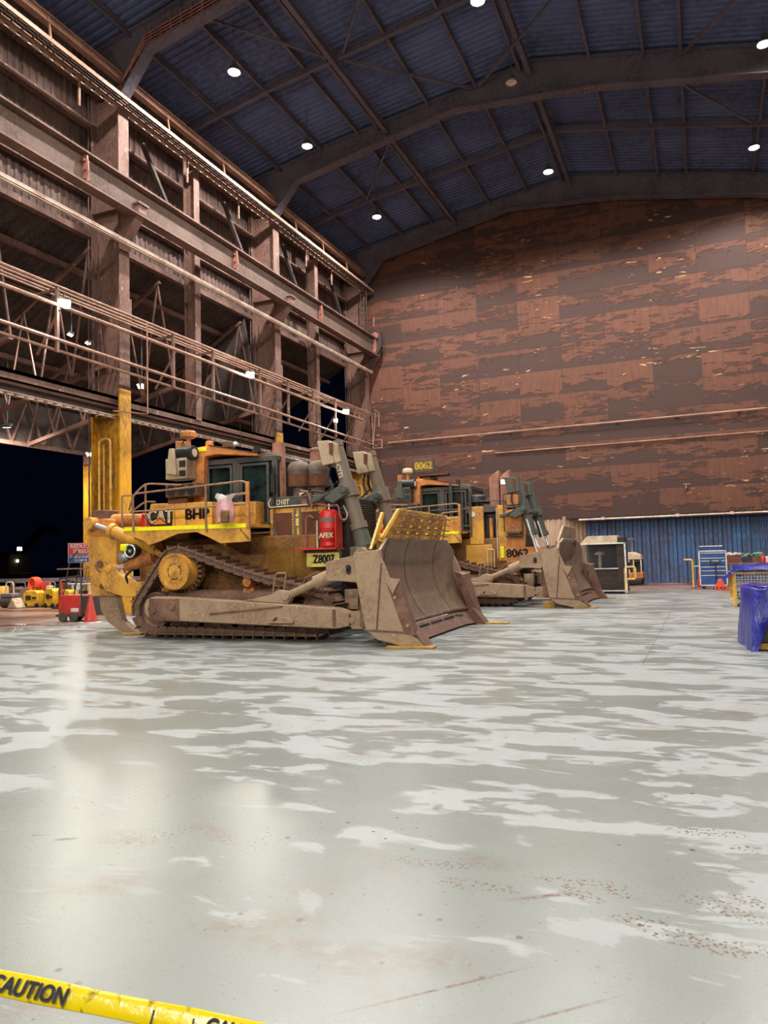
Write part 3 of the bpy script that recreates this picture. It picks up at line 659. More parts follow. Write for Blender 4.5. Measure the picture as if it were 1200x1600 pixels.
for x, y, lb in ((-15.3, 22.8, 'bright high bay lamp furthest left in the ceiling'), (-15.3, 28.4, 'bright high bay lamp above the bend of the cranked rafter'), (-15.3, 36.1, 'bright high bay lamp above the corner of the panel wall'),
                 (-6.0, 23.2, 'bright high bay lamp cut by the top edge of the view'), (-6.0, 35.4, 'bright high bay lamp close to the top middle of the panel wall'),
                 (3.0, 37.4, 'bright high bay lamp at the right edge, lower of two'), (2.9, 29.7, 'bright high bay lamp at the right edge, upper of two')):
    highbay(x, y, 20.0, lb)
highbay(-6.0, 27.9, 20.0, 'unlit high bay lamp in the middle of the ceiling', False)
for x in (-15.3, -6.0, 3.0):  # unseen rows continuing the lamp grid, added to light the machine sides
    for y, w_ in ((-3, 'in the row behind the camera'), (3.5, 'in the row above the camera'), (10, 'in the second row ahead'), (16.5, 'in the third row ahead')):
        highbay(x, y, 20.0, 'added unseen high bay lamp on the %s line %s' % ({-15.3: 'open side', -6.0: 'ridge', 3.0: 'right hand'}[x], w_), True)
def flood(p, aim, label, power=260, size=.16, hang=None, cast=True):
    e = empty('floodlight', p, 0, label, 'floodlight', 'small floodlights')
    d, r, u = frame(Vector(aim)-Vector(p))
    m = MB(); m.beam(Vector((0, 0, 0))-d*.1, Vector((0, 0, 0)), size*2.4, size*1.9); hz = .3 if hang is None else hang-p[2]; m.beam(Vector((0, 0, .05))-d*.1, Vector((0, 0, hz))-d*.1, .04, .04)
    m.build('lamp_housing', 'lamp_body', e, smooth=False)
    MB().beam(Vector((0, 0, 0)), d*.015, size*2.0, size*1.5).build('lens', 'flood_glow', e, smooth=False)
    if cast:
        l = bpy.data.lights.new('lamp_light', 'SPOT'); l.energy = power; l.color = (1, .96, .84); l.spot_size = math.radians(150); l.spot_blend = .6; l.shadow_soft_size = .12
        o = bpy.data.objects.new('lamp_light', l); COL.objects.link(o); o.parent = e; o.location = d*.05; o.rotation_euler = (-d).to_track_quat('Z', 'Y').to_euler()
for q, (x, lb) in enumerate(((-12.0, 'added fill floodlight behind the camera, left of three'), (-3.0, 'added fill floodlight behind the camera, middle of three'), (5.0, 'added fill floodlight behind the camera, right of three'))):
    flood((x, -7.89, 9.0), (x-3, 16, 2), lb, FILL_FLOOD_POWER, .2)  # unseen fill lamps, added to brighten the near sides of the machines
struct(MB().box(-20, XR, -8.2, -8, 0, 21).build('wall_rear', 'wall_sheet', smooth=False))
flood((-17.9, 17.18, 9.86), (-5, 8, 1), 'greenish floodlight on the pipe left of the first column', 900)
flood((-17.9, 27.55, 9.86), (-8, 15, 1), 'floodlight on the pipe in front of the second column', 900)
flood((-17.9, 37.1, 9.86), (-8, 24, 1), 'floodlight on the pipe close to the corner', 900)
flood((-18.0, 36.0, 9.2), (-8, 20, 1), 'small floodlight just under the corner floodlight', 300, .1)
flood((-22, 21.4, 10.6), (-24, 18, 0), 'oval lean-to floodlight left of the first column, upper', 500, .11, 12.7)
flood((-22, 22.3, 10.5), (-24, 18, 0), 'oval lean-to floodlight left of the first column, lower', 500, .1, 12.7)
flood((-21.9, 25.2, 9.35), (-20, 15, 0), 'lean-to floodlight just right of the first column', 1500, .13, 12.7)
flood((-26, 21.98, 7.5), (-27.5, 25.5, 0), 'lean-to floodlight at the left edge under the canopy', 2200, .14, 10.4)
flood((-26.6, 27.1, 7.0), (-25, 24, 0), 'floodlight at the top of the thin yellow column', 1200)
flood((-22, 33.9, 10.9), (-20, 20, 0), 'pair of tiny lean-to lights left of the second column', 300, .08, 12.9)
# ================================================================= BULLDOZERS
def hull(pts):
    pts = sorted(set(pts)); cr = lambda o, a, b: (a[0]-o[0])*(b[1]-o[1])-(a[1]-o[1])*(b[0]-o[0])
    lo = []
    for p in pts:
        while len(lo) > 1 and cr(lo[-2], lo[-1], p) <= 0: lo.pop()
        lo.append(p)
    up = []
    for p in reversed(pts):
        while len(up) > 1 and cr(up[-2], up[-1], p) <= 0: up.pop()
        up.append(p)
    return lo[:-1]+up[:-1]
SPR, RID, FID = (-1.64, 1.53, .50), (-2.36, .64, .47), (1.85, .60, .43)
def track_path(step=None, n=46):
    pts = []
    for cx, cz, r in (SPR, RID, FID):
        for i in range(72): a = i*PI/36; pts.append((round(cx+r*math.cos(a), 4), round(cz+r*math.sin(a), 4)))
    h = hull(pts); L = [0]
    for a, b in zip(h, h[1:]+h[:1]): L.append(L[-1]+math.hypot(b[0]-a[0], b[1]-a[1]))
    tot = L[-1]; out = []
    for i in range(n):
        s = tot*i/n; j = max(q for q in range(len(h)) if L[q] <= s); a = h[j]; b = h[(j+1) % len(h)]; t = (s-L[j])/(L[j+1]-L[j])
        x, z = a[0]+(b[0]-a[0])*t, a[1]+(b[1]-a[1])*t
        if z > 1.1 and -1.2 < x < 1.8: z -= .07*math.sin((x+1.2)/3.0*PI)          # the top run sags
        out.append((x, z, math.atan2(b[1]-a[1], b[0]-a[0])))
    return out, tot/n
TP, PITCH = track_path()
shoe_mesh = None
YT, WT = 1.52, .62                # track centre, shoe width
def make_tracks(root):
    global shoe_mesh
    for s in (-1, 1):
        tr = MB()
        rows = []
        for x, z, a in TP+TP[:1]:
            nx, nz = math.sin(a), -math.cos(a)
            rows.append([(x-nx*.05, s*YT-.17, z-nz*.05), (x-nx*.05, s*YT+.17, z-nz*.05), (x+nx*.05, s*YT+.17, z+nz*.05), (x+nx*.05, s*YT-.17, z+nz*.05), (x-nx*.05, s*YT-.17, z-nz*.05)])
        t = tr.grid(rows).build('track', 'track_steel', root, smooth=False)
        if shoe_mesh is None:
            m = MB(); p = PITCH; w = WT/2
            m.box(-p*.47, p*.47, -w, w, .035, .08)                                  # plate  (+z = outward)
            m.prism([(-p*.50, .06), (-p*.40, .06), (-p*.41, .15), (-p*.46, .15)], -w, w, 'y')
            for sy in (-1, 1):
                m.prism([(-p*.45, -.10), (p*.30, -.10), (p*.56, -.02), (p*.45, .04), (-p*.45, .04)], sy*.22-.04, sy*.22+.04, 'y'); m.cyl((0, sy*.262, -.03), (0, sy*.255, -.03), .04, n=10)
                m.cyl((p*.2, sy*.23, .08), (p*.2, sy*.23, .1), .022, n=6); m.cyl((-p*.1, sy*.1, .08), (-p*.1, sy*.1, .1), .022, n=6)
            m.cyl((-p*.42, -.27, -.03), (-p*.42, .27, -.03), .045, n=10)
            o = m.build('track_shoe', 'track_steel', t, smooth=False); shoe_mesh = o
            first = True
        for i, (x, z, a) in enumerate(TP):
            if s == -1 and i == 0 and shoe_mesh.parent == t: o = shoe_mesh
            else: o = shoe_mesh.copy(); COL.objects.link(o); o.parent = t
            o.location = (x, s*YT, z); o.rotation_euler = (0, -(a+PI), 0) if False else (0, PI-a, 0)
        # undercarriage
        y0 = s*YT
        f = MB(); f.prism([(-2.2, .5), (-2.0, .36), (1.6, .36), (1.9, .5), (1.9, .72), (-.9, .86), (-2.0, .86)], y0-.2, y0+.2, 'y')
        f.cyl((-2.0, y0-s*.05, .86), (1.0, y0-s*.05, .92), .22, .2, 16)
        f.build('roller_frame', 'undercarriage', root, bevel=.02)
        g = MB(); n = 26; pr = []
        for i in range(n):
            a = 2*PI*i/n
            for da, rr in ((-.35, .42), (-.15, .53), (.15, .53), (.35, .42)): aa = a+da*2*PI/n; pr.append((SPR[0]+rr*math.cos(aa), SPR[1]+rr*math.sin(aa)))
        g.prism(pr, y0-.06, y0+.06, 'y'); sp = g.build('sprocket', 'undercarriage', root, smooth=False)
        h = MB(); so = s*1.0
        h.lathe((SPR[0], y0+s*.02, SPR[1]), (0, s, 0), [(.42, -.25), (.42, .0), (.42, .3), (.405, .34), (.40, .36), (.36, .36), (.35, .34), (.16, .34), (.16, .36), (.13, .37), (.06, .37), (.05, .40), (.0, .40)], 36)
        fd = h.build('final_drive', 'cat_yellow', root)
        b = MB()
        for i in range(48): a = 2*PI*i/48; b.cyl((SPR[0]+.40*math.cos(a), y0+s*.33, SPR[1]+.40*math.sin(a)), (SPR[0]+.40*math.cos(a), y0+s*.405, SPR[1]+.40*math.sin(a)), .021, n=6)
        for i in range(4): a = PI/4+i*PI/2+.15; b.cyl((SPR[0]+.215*math.cos(a), y0+s*.3, SPR[1]+.215*math.sin(a)), (SPR[0]+.215*math.cos(a), y0+s*.40, SPR[1]+.215*math.sin(a)), .052, n=14)
        b.build('hub_bolts', 'cat_yellow', fd)
        r = MB(); r.lathe((SPR[0], y0+s*.355, SPR[1]), (0, s, 0), [(.19, 0), (.19, .012), (.175, .012), (.175, 0)], 28); r.build('hub_ring', 'rust_mesh', fd)
        for (cx, cz, rr), nm in ((RID, 'idler'), (FID, 'idler')):
            i_ = MB(); i_.lathe((cx, y0-.12, cz), (0, 1, 0), [(.1, -.03), (.14, 0), (rr-.12, .03), (rr-.09, 0), (rr-.05, 0), (rr-.05, .24), (rr-.09, .24), (rr-.12, .21), (.14, .24), (.1, .27)], 32); i_.build('idler', 'undercarriage', root)
        for q in range(8):
            x = -1.72+q*.44
            MB().lathe((x, y0-.17, .335), (0, 1, 0), [(.09, -.02), (.12, 0), (.155, 0), (.155, .06), (.12, .07), (.12, .27), (.155, .28), (.155, .34), (.12, .34), (.09, .36)], 18).build('track_roller', 'undercarriage', root)
        for q in range(4):
            bg_ = MB(); x = -1.5+q*.88; bg_.box(x-.09, x+.09, y0+s*.19-.03, y0+s*.19+.03, .2, .55); bg_.cyl((x, y0+s*.2, .44), (x, y0+s*.25, .44), .07); bg_.box(x-.14, x+.14, y0+s*.2-.02, y0+s*.2+.04, .17, .22)
            bg_.build('bogie', 'undercarriage', root, smooth=False)
        c = MB(); c.box(.02, .3, y0-.12, y0+.12, 1.02, 1.12); c.prism([(.05, .92), (.27, .92), (.2, 1.3), (.12, 1.3)], y0-.06, y0+.06, 'y'); c.cyl((.16, y0-.2, 1.26), (.16, y0+.2, 1.26), .11)
        c.build('carrier_roller', 'orange_paint', root, bevel=.008)

def make_arms(root):
    for s in (-1, 1):
        y = s*2.08; m = MB()
        prof = [(-2.2, .62), (-2.12, .5), (-1.9, .46), (2.55, .30), (2.86, .36), (2.86, .62), (2.55, .72), (1.1, .82), (-1.25, .96), (-1.95, .98), (-2.14, .92), (-2.2, .8)]
        m.prism(prof, y-.17, y+.17, 'y')
        a = m.build('push_arm', 'mud_metal', root, bevel=.02)
        MB().prism([(-2.05, .50), (-1.25, .47), (-1.25, .94), (-2.05, .94)], y+s*.17, y+s*.20, 'y').cyl((-1.95, y+s*.16, .70), (-1.95, y+s*.23, .70), .11).cyl((-1.42, y+s*.16, .78), (-1.42, y+s*.23, .78), .09).build('trunnion_plate', 'undercarriage', a, bevel=.01)
        MB().beam((-.45, y+s*.18, .60), (1.35, y+s*.18, .76), .03, .03).prism([(2.5, .34), (2.56, .34), (2.56, .7), (2.5, .7)], y+s*.17, y+s*.19, 'y').build('weld_seam', 'blade_edge', a, smooth=False)
        MB().box(1.02, 1.62, y+s*.17, y+s*.27, .42, .46).prism([(1.02, .46), (1.10, .52), (1.22, .54), (1.14, .46)], y+s*.17, y+s*.27, 'y').prism([(1.62, .46), (1.52, .52), (1.40, .54), (1.50, .46)], y+s*.17, y+s*.27, 'y').build('foot_step', 'mud_metal', a, smooth=False)
        MB().cyl((2.86, y-.1, .47), (2.86, y+.1, .47), .14).cyl((2.92, y-.18, .47), (2.92, y+.18, .47), .07).box(2.9, 3.3, y-.16, y-.1, .3, .66).box(2.9, 3.3, y+.1, y+.16, .3, .66).build('pin_joint', 'mud_metal', a, bevel=.01)
        MB().prism([(.35, .88), (1.42, .80), (1.5, .95), (1.38, 1.08), (1.2, 1.1), (1.0, .99)], y-.09, y+.09, 'y').cyl((1.38, y-.14, .97), (1.38, y+.14, .97), .10).build('strut_bracket', 'mud_metal', a, bevel=.015)
        # tilt cylinder / brace to the blade
        t = MB(); t.cyl((1.38, y, .97), (2.2, y, 1.30), .085); t.cyl((2.05, y, 1.24), (2.62, y, 1.46), .15); t.cyl((2.55, y, 1.43), (2.95, y, 1.58), .1)
        t.build('tilt_brace', 'mud_metal', root)
        MB().tube(fillet([(1.72, y-s*.05, 1.2), (1.78, y-s*.05, 1.34), (2.1, y-s*.05, 1.46), (2.08, y-s*.05, 1.34)], .05), .025).build('hose_guard', 'undercarriage', root)
        # cross brace from frame to the blade
        MB().box(2.3, 2.62, s*1.1-.1, s*1.1+.1, .62, 1.05).build('tag_link', 'mud_metal', root, bevel=.01)
        MB().tube(fillet([(.95, s*1.98, .95), (1.05, s*1.98, 1.45), (1.3, s*1.98, 1.45), (1.22, s*1.98, .95)], .05), .02).build('step_loop', 'rail_paint', root)

def make_blade(root, rack=True):
    prof = [(4.22, .05), (3.93, .33), (3.88, .37), (3.68, .62), (3.52, .92), (3.42, 1.25), (3.40, 1.6), (3.45, 1.88), (3.55, 2.12)]
    ys = [-2.58, -2.1, -1.7, -1.0, 0, 1.0, 1.7, 2.1, 2.58]
    def P(j, y):
        x, z = prof[j]; w = max(0, (abs(y)-1.65)/.95); x += .30*w
        if j == 8 and abs(y) > 2.2: z = 1.88; x -= .12
        if j == 7 and abs(y) > 2.2: z = 1.75
        return (x, y, z)
    b = MB().grid([[P(j, y) for y in ys] for j in range(2, 9)], thick=(-.07, 0, -.01)).build('blade', 'blade_face', root)
    b2 = MB().grid([[P(j, y) for y in ys] for j in range(0, 2)], thick=(-.05, 0, -.03)); b2.build('cutting_edge', 'blade_edge', b, smooth=False)
    m = MB(); m.tube([(P(2, y)[0]+.02, y, .385) for y in ys], .045, 8); m.build('wear_strip', 'blade_edge', b)
    m = MB()
    for i in range(36):
        if i % 9 in (4,): continue
        y = -1.9+i*.108; x, _, z = P(1, y); m.beam((x+.07, y, z-.045), (x+.115, y, z-.09), .025, .02)
    m.build('bolt_row', 'black_paint', b, smooth=False)
    m = MB()
    for y in (-1.7, -.35, 1.7): m.tube([(P(j, y)[0]+.004, y, P(j, y)[2]) for j in range(2, 9)], .009, 5)
    m.build('weld_seams', 'blade_edge', b)
    for s in (-1, 1):
        y = s*2.6
        side = [(3.16, 1.83), (3.66, 1.88), (3.79, 1.60), (4.28, .30), (4.55, .03), (4.1, .03), (3.62, .14), (3.38, .32), (3.27, .9), (3.20, 1.3)]
        p = MB().prism(side, y-.04, y+.04, 'y').build('end_plate', 'mud_metal', b, bevel=.012)
        MB().prism([(3.60, .34), (3.63, .34), (3.76, 1.62), (3.73, 1.62)], y+s*.04, y+s*.055, 'y').prism([(3.36, .34), (4.24, .30), (4.24, .27), (3.36, .31)], y+s*.04, y+s*.055, 'y').build('weld_seam', 'blade_edge', p, smooth=False)
        # end bit and wear bar
        MB().prism([(4.05, .03), (4.60, .03), (4.28, .42), (4.16, .36)], y-s*.02, y-s*.42, 'y').build('end_bit', 'blade_edge', b, bevel=.01)
        m = MB(); m.add([(3.80, y+s*.05, 1.34), (4.10, y+s*.05, 1.27), (4.42, y+s*.05, .22), (4.18, y+s*.05, .26), (3.80, y-s*.30, 1.34), (4.02, y-s*.30, 1.24), (4.36, y-s*.30, .30), (4.14, y-s*.30, .30)],
                        [(0, 1, 2, 3), (4, 7, 6, 5), (0, 4, 5, 1), (1, 5, 6, 2), (2, 6, 7, 3), (3, 7, 4, 0)])
        w = m.build('wear_bar', 'blade_edge', b, bevel=.012)
        MB().prism([(3.8, 1.34), (4.13, 1.30), (3.98, 1.02)], y+s*.05, y+s*.09, 'y').cyl((4.02, y+s*.05, .95), (4.02, y+s*.09, .95), .03).cyl((4.26, y+s*.05, .42), (4.26, y+s*.09, .42), .03).build('bar_cap', 'mud_metal', w)
        # bracket with slot reaching back
        q = MB().prism([(2.42, 1.28), (2.42, 1.66), (3.02, 1.78), (3.2, 1.74), (3.3, 1.5), (3.1, 1.24), (2.75, 1.27)], s*2.32-.05, s*2.32+.05, 'y').build('blade_bracket', 'mud_metal', b, bevel=.012)
        MB().cyl((2.93, s*2.37-.01, 1.55), (2.93, s*2.37+.02, 1.55), .055).cyl((2.93, s*2.37-.01, 1.46), (2.93, s*2.37+.02, 1.46), .055).box(2.875, 2.985, s*2.37-.01, s*2.37+.02, 1.46, 1.55).build('slot', 'black_paint', q, smooth=False)
        MB().lathe((3.2, s*2.32-.07, 1.82), (0, 1, 0), [(.07, 0), (.12, 0), (.12, .14), (.07, .14)], 20).build('lifting_eye', 'mud_metal', b)
    m = MB(); m.box(3.12, 3.4, -2.3, 2.3, .35, .7); m.box(3.05, 3.28, -2.3, 2.3, 1.2, 1.75)
    for y in (-2.1, -1.2, -.5, .5, 1.2, 2.1): m.prism([(3.0, .35), (3.62, .40), (3.40, .90), (3.30, 1.25), (3.27, 1.6), (3.36, 2.0), (3.15, 1.9)], y-.03, y+.03, 'y')
    m.build('blade_frame', 'undercarriage', b, smooth=False)
    if rack:
        c = [(3.56, -2.12, 2.10), (3.80, -1.72, 2.70), (3.80, 1.72, 2.70), (3.56, 2.12, 2.10)]
        r = MB(); r.beam(c[0], c[1], .07, .07); r.beam(c[1], c[2], .04, .05); r.beam(c[2], c[3], .07, .07); r = r.build('spill_guard', 'rail_yellow', b, smooth=False, bevel=.008)
        m = MB()
        for q in range(1, 5):
            t = q/4.6; yw = 2.12-.4*t; x = 3.66+.24*t; z = 2.1+.6*t
            m.tube([(x+.03+.015*math.cos((yy/yw)*20), yy*1.0, z-.03*abs(math.sin(yy*4.4))) for yy in [(-yw+2*yw*i/40) for i in range(41)]], .015, 5)
        m.build('guard_rods', 'blade_edge', r)
        for q in range(6):
            y = -1.60+q*.64; col = MB()
            for g_ in range(4):
                t0 = g_/4; z0 = 2.12+.59*t0; x0 = 3.56+.23*t0; yc = y*(1-.17*t0); rr_ = []
                for dz, f_ in ((0, .92), (.03, 1.0), (.11, .95), (.15, .80)):
                    rr_.append([(x0+dz*.38+.085*f_*math.cos(a*PI/10-PI/2)-.02, yc+.27*f_*math.sin(a*PI/10-PI/2), z0+dz) for a in range(11)])
                col.grid(rr_, thick=(-.015, 0, 0))
            col.build('guard_tube', 'rail_yellow' if q < 0 else 'cat_yellow', r)
        MB().prism([(-2.5, 1.9), (-2.1, 2.12), (-1.75, 2.66), (-1.85, 2.66), (-2.35, 2.1), (-2.52, 1.9)], 3.45, 3.5, 'x').build('guard_gusset', 'rail_yellow', b, smooth=False)
    else:
        m = MB(); m.add([(3.52, -1.75, 2.1), (3.52, 1.75, 2.1), (3.62, 1.2, 2.62), (3.62, -1.2, 2.62), (3.60, -1.75, 2.1), (3.60, 1.75, 2.1), (3.70, 1.2, 2.62), (3.70, -1.2, 2.62)], [(0, 1, 2, 3), (4, 7, 6, 5), (0, 4, 5, 1), (1, 5, 6, 2), (2, 6, 7, 3), (3, 7, 4, 0)])
        m.build('spill_plate', 'mud_metal', b, bevel=.015)
        m = MB(); m.beam((3.58, -2.0, 1.95), (3.68, -1.5, 2.18), .08, .06); m.beam((3.68, -1.5, 2.18), (3.68, 1.5, 2.18), .08, .06); m.beam((3.68, 1.5, 2.18), (3.58, 2.0, 1.95), .08, .06); m.build('top_rim', 'mud_metal', b, bevel=.01)

def make_ripper(root):
    r = MB(); r.prism([(-4.85, 2.45), (-4.85, 2.88), (-4.3, 2.9), (-4.0, 2.86), (-3.95, 2.62), (-4.25, 2.4)], -1.15, 1.15, 'y')
    r = r.build('ripper', 'orange_paint', root, bevel=.03)
    MB().prism([(-4.78, 2.88), (-4.3, 2.88), (-4.3, 3.12), (-4.72, 3.12)], -1.1, -.6, 'y').build('shank_head', 'blade_edge', r, bevel=.02)
    MB().prism([(-4.72, .95), (-3.98, .95), (-3.92, 2.5), (-4.86, 2.5)], -1.15, -.75, 'y').build('shank_pocket', 'cat_yellow', r, bevel=.02)
    MB().prism([(-4.72, .95), (-3.98, .95), (-3.92, 2.5), (-4.86, 2.5)], .75, 1.15, 'y').build('shank_pocket', 'cat_yellow', r, bevel=.02)
    for y in (-1.05, .85):
        MB().prism([(-4.58, 1.0), (-4.02, 1.0), (-3.96, .7), (-3.86, .35), (-3.55, .14), (-3.42, .04), (-3.62, .02), (-3.95, .1), (-4.3, .3), (-4.52, .6)], y, y+.2, 'y').build('ripper_shank', 'mud_metal', r, bevel=.015)
    MB().cyl((-4.42, -1.2, 1.75), (-4.42, -1.14, 1.75), .09).cyl((-4.36, -1.2, 1.2), (-4.36, -1.14, 1.2), .06).tube([(-4.6, -1.16, 1.75), (-4.5, -1.16, 1.6), (-4.3, -1.16, 1.5)], .02).build('shank_pin', 'blade_edge', r)
    for y in (-1.35, 1.1):
        MB().prism([(-4.3, 1.35), (-4.22, 1.6), (-4.0, 1.76), (-3.8, 1.7), (-3.7, 1.5), (-3.3, 1.3), (-2.6, 1.3), (-2.6, .95), (-3.5, .92), (-4.1, 1.08)], y, y+.25, 'y').cyl((-4.0, y-.03, 1.62), (-4.0, y+.28, 1.62), .1).build('ripper_link', 'cat_yellow', r, bevel=.025)
        # upper rod and barrel
        MB().cyl((-4.56, y+.12, 2.76), (-3.9, y+.12, 2.55), .055).build('cylinder_rod', 'chrome', r)
        MB().cyl((-4.0, y+.12, 2.58), (-2.6, y+.12, 2.08), .15, n=20).cyl((-4.02, y+.12, 2.59), (-3.9, y+.12, 2.55), .19, n=20).cyl((-2.75, y+.12, 2.12), (-2.6, y+.12, 2.07), .18).build('cylinder_barrel', 'cat_yellow', r)
        MB().cyl((-4.62, y-.02, 2.78), (-4.62, y+.26, 2.78), .16, n=20).build('cylinder_eye', 'cat_yellow', r, bevel=.01)
        MB().cyl((-3.95, y+.12, 1.62), (-3.4, y+.12, 1.75), .055).build('cylinder_rod', 'chrome', r)
        MB().cyl((-3.5, y+.12, 1.72), (-2.7, y+.12, 1.9), .17, n=20).build('cylinder_barrel', 'orange_paint', r)
    MB().cyl((-4.2, -.9, 2.85), (-2.9, -.9, 2.82), .16, n=20).build('upper_barrel', 'orange_paint', r)
    MB().tube(fillet([(-3.3, -1.3, 1.6), (-3.45, -1.4, 1.45), (-3.4, -1.3, 1.2)], .1), .03).build('hoses', 'black_rubber', r)

def lift_cylinders(root, dark=False):
    for s in (-1, 1):
        y = s*1.0; bar = 'green_grey' if dark else 'cylinder_grey'
        m = MB(); m.cyl((2.08, y, 4.30), (2.62, y, 2.35), .155, n=22); m.cyl((2.07, y, 4.34), (2.10, y, 4.22), .17, n=22); m.cyl((2.33, y, 3.42), (2.42, y, 3.08), .21, n=22); m.cyl((2.58, y, 2.5), (2.62, y, 2.36), .19, n=22)
        c = m.build('lift_cylinder', bar, root)
        MB().cyl((2.62, y, 2.4), (3.12, y, .95), .06).build('lift_rod', 'chrome', c)
        if not dark: MB().cyl((2.60, y, 2.42), (2.72, y, 1.95), .16, .21, 14).box(2.45, 2.85, y-.22, y+.22, 1.55, 1.98).build('rod_boot', 'green_grey', c, bevel=.03)
        else:
            MB().cyl((2.45, y-s*.05-.2, 2.9), (2.85, y-.2, 1.5), .03).build('hose_pipe', 'white_paint', c)
        g = MB().add([(1.72, y-.22, 4.36), (2.02, y-.22, 4.36), (2.14, y-.22, 3.84), (1.84, y-.22, 3.80), (1.72, y+.22, 4.36), (2.02, y+.22, 4.36), (2.14, y+.22, 3.84), (1.84, y+.22, 3.80)], [(0, 1, 2, 3), (4, 7, 6, 5), (0, 4, 5, 1), (1, 5, 6, 2), (2, 6, 7, 3), (3, 7, 4, 0)])
        g.prism([(2.0, 4.34), (2.2, 4.28), (2.28, 3.86), (2.14, 3.84)], y-.2, y-.12, 'y')
        g.build('cylinder_guard', 'green_grey' if dark else 'beige_box', c, bevel=.015)
        MB().prism([(2.02, 4.3), (2.12, 4.28), (2.1, 4.0), (2.02, 4.05)], y-.235, y-.22, 'y').build('guard_opening', 'rust_mesh', c, smooth=False)
        # trunnion yoke
        k_ = MB(); k_.prism([(1.9, 3.04), (1.92, 3.14), (2.2, 3.30), (2.46, 3.3), (2.5, 3.16), (2.1, 2.94)], y-.28, y-.2, 'y').prism([(1.9, 3.04), (1.92, 3.14), (2.2, 3.30), (2.46, 3.3), (2.5, 3.16), (2.1, 2.94)], y+.2, y+.28, 'y')
        k_.cyl((2.37, y-.32, 3.24), (2.37, y+.32, 3.24), .09); k_.beam((1.55, y-.2, 3.02), (2.2, y-.2, 3.2), .14, .12)
        k_.build('trunnion_yoke', 'green_grey', root, bevel=.02)
        MB().tube(fillet([(2.0, y+.1*s, 3.9), (1.95, y+.2*s, 3.5), (2.15, y+.25*s, 3.25), (1.8, y+.25*s, 3.05)], .15), .035).tube(fillet([(1.95, y+.05*s, 3.9), (1.88, y, 3.6), (2.0, y, 3.3)], .15), .03).tube(fillet([(1.2, y, 3.2), (1.5, y, 3.28), (1.8, y, 3.2), (2.1, y, 3.45)], .1), .022).build('hydraulic_hoses', 'black_rubber', c)

def handrails(root, y):
    m = MB(); r = .024
    m.tube(fillet([(-2.78, y, 2.5), (-2.78, y, 3.38), (.20, y, 3.50), (.34, y, 3.44), (.36, y, 2.46)], .12), r)
    m.tube([(-2.78, y, 2.96), (.36, y, 2.98)], r*.85)
    m.tube([(-.76, y, 2.42), (-.76, y, 3.46)], r*1.1)
    m.tube(fillet([(-2.9, y, 3.0), (-2.78, y, 3.34), (-2.5, y+.1, 3.62), (-1.7, y+.4, 3.56)], .15), r)
    m.tube(fillet([(-2.95, y+.1, 2.95), (-2.6, y+.2, 3.2), (-2.3, y+.2, 3.18)], .1), r*.9)
    m.tube([(-2.5, y+.1, 2.5), (-2.5, y+.1, 3.62)], r); m.tube([(-3.1, y, 2.6), (-3.1, y, 3.35), (-2.8, y, 3.35)], r)
    m.tube(fillet([(-.4, y+.12, 2.95), (-.35, y+.12, 3.2), (.3, y+.12, 3.24)], .1), r*1.2)
    m.build('handrail', 'rail_paint', root)
    MB().box(.29, .37, y-.03, y+.03, 2.46, 3.48).build('rail_post', 'orange_paint', root, bevel=.01)

